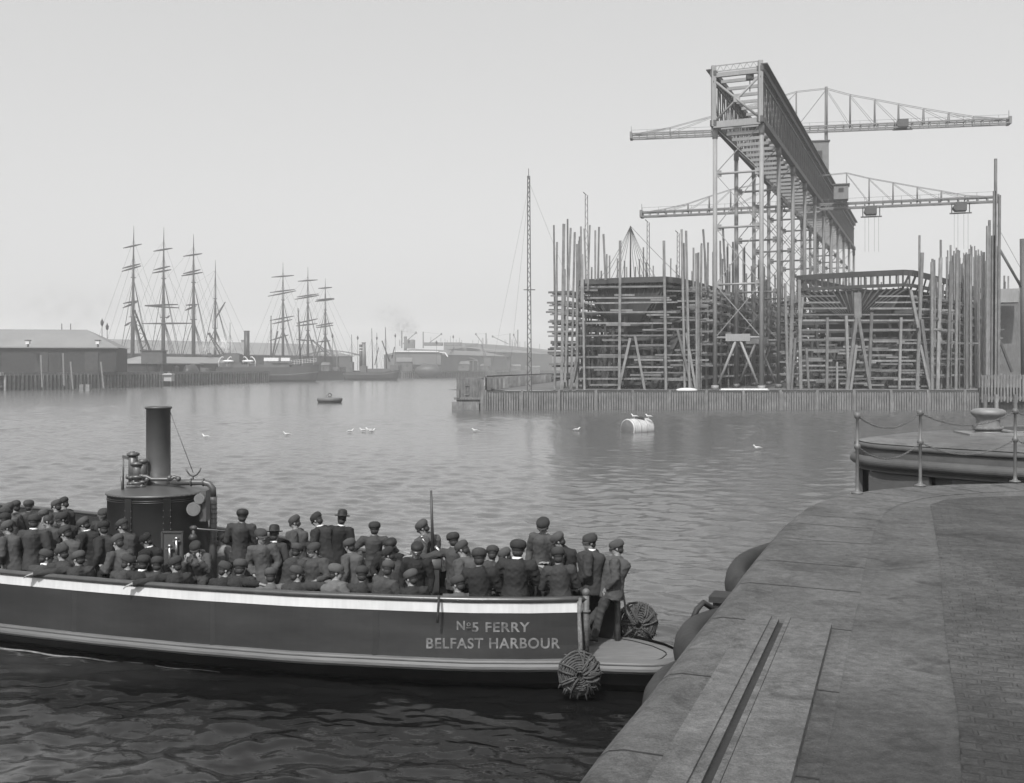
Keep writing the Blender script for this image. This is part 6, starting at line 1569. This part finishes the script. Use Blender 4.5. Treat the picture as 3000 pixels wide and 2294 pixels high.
# ================================================================ BUOYS AND GULLS
M_buoy = mat('buoy_paint', .40, .6, .25, 1.2, bump=.01, streak=.2)
c = at(1868, 1252, 89); c.z = .32
t = thing('mooring_buoy', (c.x, c.y, 0), 'pale riveted cylindrical mooring buoy with a chain across its top', 'buoy')
mr = Matrix.Rotation(R(40), 3, 'Z') @ Matrix.Rotation(R(90), 3, 'Y')
mb = MB(); mb.lathe([(0, -1.32), (.74, -1.3), (.82, -1.26), (.84, -1.20), (.84, 1.20), (.82, 1.26), (.74, 1.3), (0, 1.32)], c, 36, mr); mb.build('drum', M_buoy, t)
mb = MB(); 
for z in (-1.18, -.4, .4, 1.18): mb.torus(c + Matrix.Rotation(R(40), 3, 'Z') @ V(z, 0, 0), .843, .018, 36, 5, mr)
mb.build('plate_band', M_irongrey, t)
mb = MB(); mb.lathe([(0, -1.335), (.70, -1.33), (.76, -1.3)], c, 30, mr); mb.build('end_plate', mat('buoy_end_shaded', .10, .7, .3, 2), t)  # shade on this end put into a darker colour
mb = MB()
pts = [c + V(-.35 + 1.0 * s, -.25 + .1 * math.sin(s * 9), .80 + .12 * math.sin(s * math.pi) - .25 * max(0, s - .6)) for s in np.linspace(0, 1, 20)]
for k in range(14):
    mb.torus(pts[k + 2], .075, .028, 10, 5, m=Matrix.Rotation(R(90) * (k % 2), 3, 'X') @ Matrix.Rotation(k * .3, 3, 'Z'))
mb.torus(c + V(.35, -.15, .78), .2, .05, 16, 6, m=Matrix.Rotation(R(75), 3, 'X')); mb.build('chain', M_irondark, t)
c = at(966, 1180, 167); c.z = 0
t = thing('raft_buoy', c, 'low round dark float with a pale deck and small iron ring', 'buoy')
mb = MB(); mb.lathe([(1.85, -.3), (1.9, .1), (1.95, .28)], c, 36); mb.build('lower_rim', M_irondark, t)
mb = MB(); mb.lathe([(1.95, .28), (2.05, .34), (2.05, .72), (1.95, .80), (1.7, .82), (0, .9)], c, 36); mb.build('float', M_irongrey, t)
mb = MB(); mb.torus(c + V(0, 0, 1.25), .28, .07, 16, 6, m=Matrix.Rotation(R(90), 3, 'X')); mb.tube([c + V(0, 0, .85), c + V(0, 0, 1.0)], .1, 8); mb.bar(c + V(-.55, 0, .8), c + V(-.55, 0, 1.3), .06); mb.build('mooring_ring', M_irondark, t)

M_gull = mat('gull_feather', .5, .7, .06, 8); M_gwing = mat('gull_wing', .35, .7, .1, 8)
def gull(p, yaw, lab, standing=False, sc=1.0):
    t = thing('gull', p, lab, 'gull', 'gulls resting on the harbour', rz=R(yaw)); t.scale = (sc,) * 3
    z = .12 if standing else .02
    b = MB(); b.tube([(-.20, 0, z + .06), (-.10, 0, z + .07), (0, 0, z + .07), (.09, 0, z + .085), (.13, 0, z + .13), (.155, 0, z + .18), (.19, 0, z + .20), (.23, 0, z + .19)], [(.015, .02), (.05, .045), (.075, .065), (.065, .06), (.038, .038), (.032, .034), (.034, .036), (.015, .018)], 10)
    b.tube([(-.20, 0, z + .06), (-.30, 0, z + .06)], [(.02, .012), (.035, .006)], 8)
    if standing:
        for s in (-.02, .02): b.tube([(0, s, z + .02), (0, s, 0)], .006, 5)
    b.build('body', M_gull, t, local=True)
    for s in (-1, 1):
        w_ = MB(); w_.ball((-.06, s * .062, z + .09), (.15, .018, .045), 10); w_.build('wing', M_gwing, t, local=True)
    k = MB(); k.tube([(.225, 0, z + .19), (.275, 0, z + .18)], [.009, .003], 6); k.build('beak', M_irongrey, t, local=True)
bc_ = at(1868, 1252, 89)
gull(V(at(1858, 1222, 89).x, 88.9, 1.12), 160, 'left of the two gulls standing on the cylindrical buoy', True, 1.3)
gull(V(at(1899, 1222, 89).x, 88.7, 1.12), 160, 'right of the two gulls standing on the cylindrical buoy', True, 1.3)
for i, (x, y, yw, lab) in enumerate(((1027, 1268, 20, 'gull floating alone, left of the little group on the open water'), (1063, 1265, 190, 'gull floating at the left of the close pair'), (1080, 1264, 160, 'gull floating in the middle of the little group'), (1090, 1267, 30, 'rightmost gull of the little group on open water'),
        (1392, 1266, 200, 'gull on the water midway between the float and the drum buoy'), (1690, 1263, 10, 'gull on the water left of the drum buoy'), (602, 1284, 170, 'gull swimming above the funnel stay on the left water'), (2218, 1318, 200, 'lone gull on the dark water right of the drum buoy'), (840, 1277, 200, 'dark distant gull between funnel and floating group'))):
    Y = H * F / (y - HZ); gull(V((x - 1500) / F * Y, Y, .02), yw, lab, False, 1.35)
# ================================================================ SMOKE AND STEAM
def puff(name, c, size, dens, col, lab, seed):
    mb = MB(); mb.ball((0, 0, 0), size, 20); m = bpy.data.materials.new(name); m.use_nodes = True; n = m.node_tree.nodes; l = m.node_tree.links; n.remove(n['Principled BSDF'])
    pv = n.new('ShaderNodeVolumePrincipled'); pv.inputs['Color'].default_value = (col, col, col, 1)
    tc = n.new('ShaderNodeTexCoord'); nz = n.new('ShaderNodeTexNoise'); nz.inputs['Scale'].default_value = 2.6 / max(size) * 2; nz.inputs['Detail'].default_value = 4; nz.noise_dimensions = '4D'; nz.inputs['W'].default_value = seed
    l.new(tc.outputs['Object'], nz.inputs['Vector'])
    sc = n.new('ShaderNodeVectorMath'); sc.operation = 'DIVIDE'; sc.inputs[1].default_value = size; l.new(tc.outputs['Object'], sc.inputs[0]); ln = n.new('ShaderNodeVectorMath'); ln.operation = 'LENGTH'; l.new(sc.outputs[0], ln.inputs[0])
    a = n.new('ShaderNodeMapRange'); a.inputs[1].default_value = 1; a.inputs[2].default_value = .2; a.inputs[3].default_value = 0; a.inputs[4].default_value = 1; l.new(ln.outputs['Value'], a.inputs[0])
    b = n.new('ShaderNodeMapRange'); b.inputs[1].default_value = .42; b.inputs[2].default_value = .68; b.inputs[3].default_value = 0; b.inputs[4].default_value = dens; l.new(nz.outputs[0], b.inputs[0])
    mm = n.new('ShaderNodeMath'); mm.operation = 'MULTIPLY'; l.new(a.outputs[0], mm.inputs[0]); l.new(b.outputs[0], mm.inputs[1]); l.new(mm.outputs[0], pv.inputs['Density']); l.new(pv.outputs[0], n['Material Output'].inputs['Volume'])
    o = mb.build(name, m, origin=None); o.location = c; tagprops(o, lab, 'smoke', None, 'stuff')
puff('smoke', at(1185, 962, 780), (14, 8, 10), .12, .25, 'dark smoke drifting from the far chimney block', 1)
puff('smoke', at(1150, 925, 790), (20, 10, 12), .05, .3, 'thin trail of smoke drifting up left of the far chimney', 2)
puff('steam', at(655, 1012, 462), (5.5, 4, 4.2), .5, .98, 'white steam beside the lattice jib crane', 3)
puff('steam', at(600, 1020, 470), (6, 4, 4), .15, .98, 'faint steam drifting left of the hanging bucket', 4)
puff('smoke', at(200, 905, 420), (30, 12, 14), .02, .3, 'faint smoke haze above the left shed', 5)
# ================================================================ HAZE
def haze():
    mb = MB(); mb.box((0, 900, 40), (2600, 1960, 84))
    m = bpy.data.materials.new('haze'); m.use_nodes = True; n = m.node_tree.nodes; l = m.node_tree.links
    n.remove(n['Principled BSDF']); pv = n.new('ShaderNodeVolumePrincipled')
    pv.inputs['Color'].default_value = (.92, .92, .92, 1); pv.inputs['Density'].default_value = .00044; pv.inputs['Anisotropy'].default_value = 0
    l.new(pv.outputs[0], n['Material Output'].inputs['Volume'])
    o = mb.build('haze', m); o['kind'] = 'stuff'; o.display_type = 'WIRE'
    tagprops(o, 'pale even harbour haze over the water and the shipyard', 'haze', None, 'stuff')
haze()
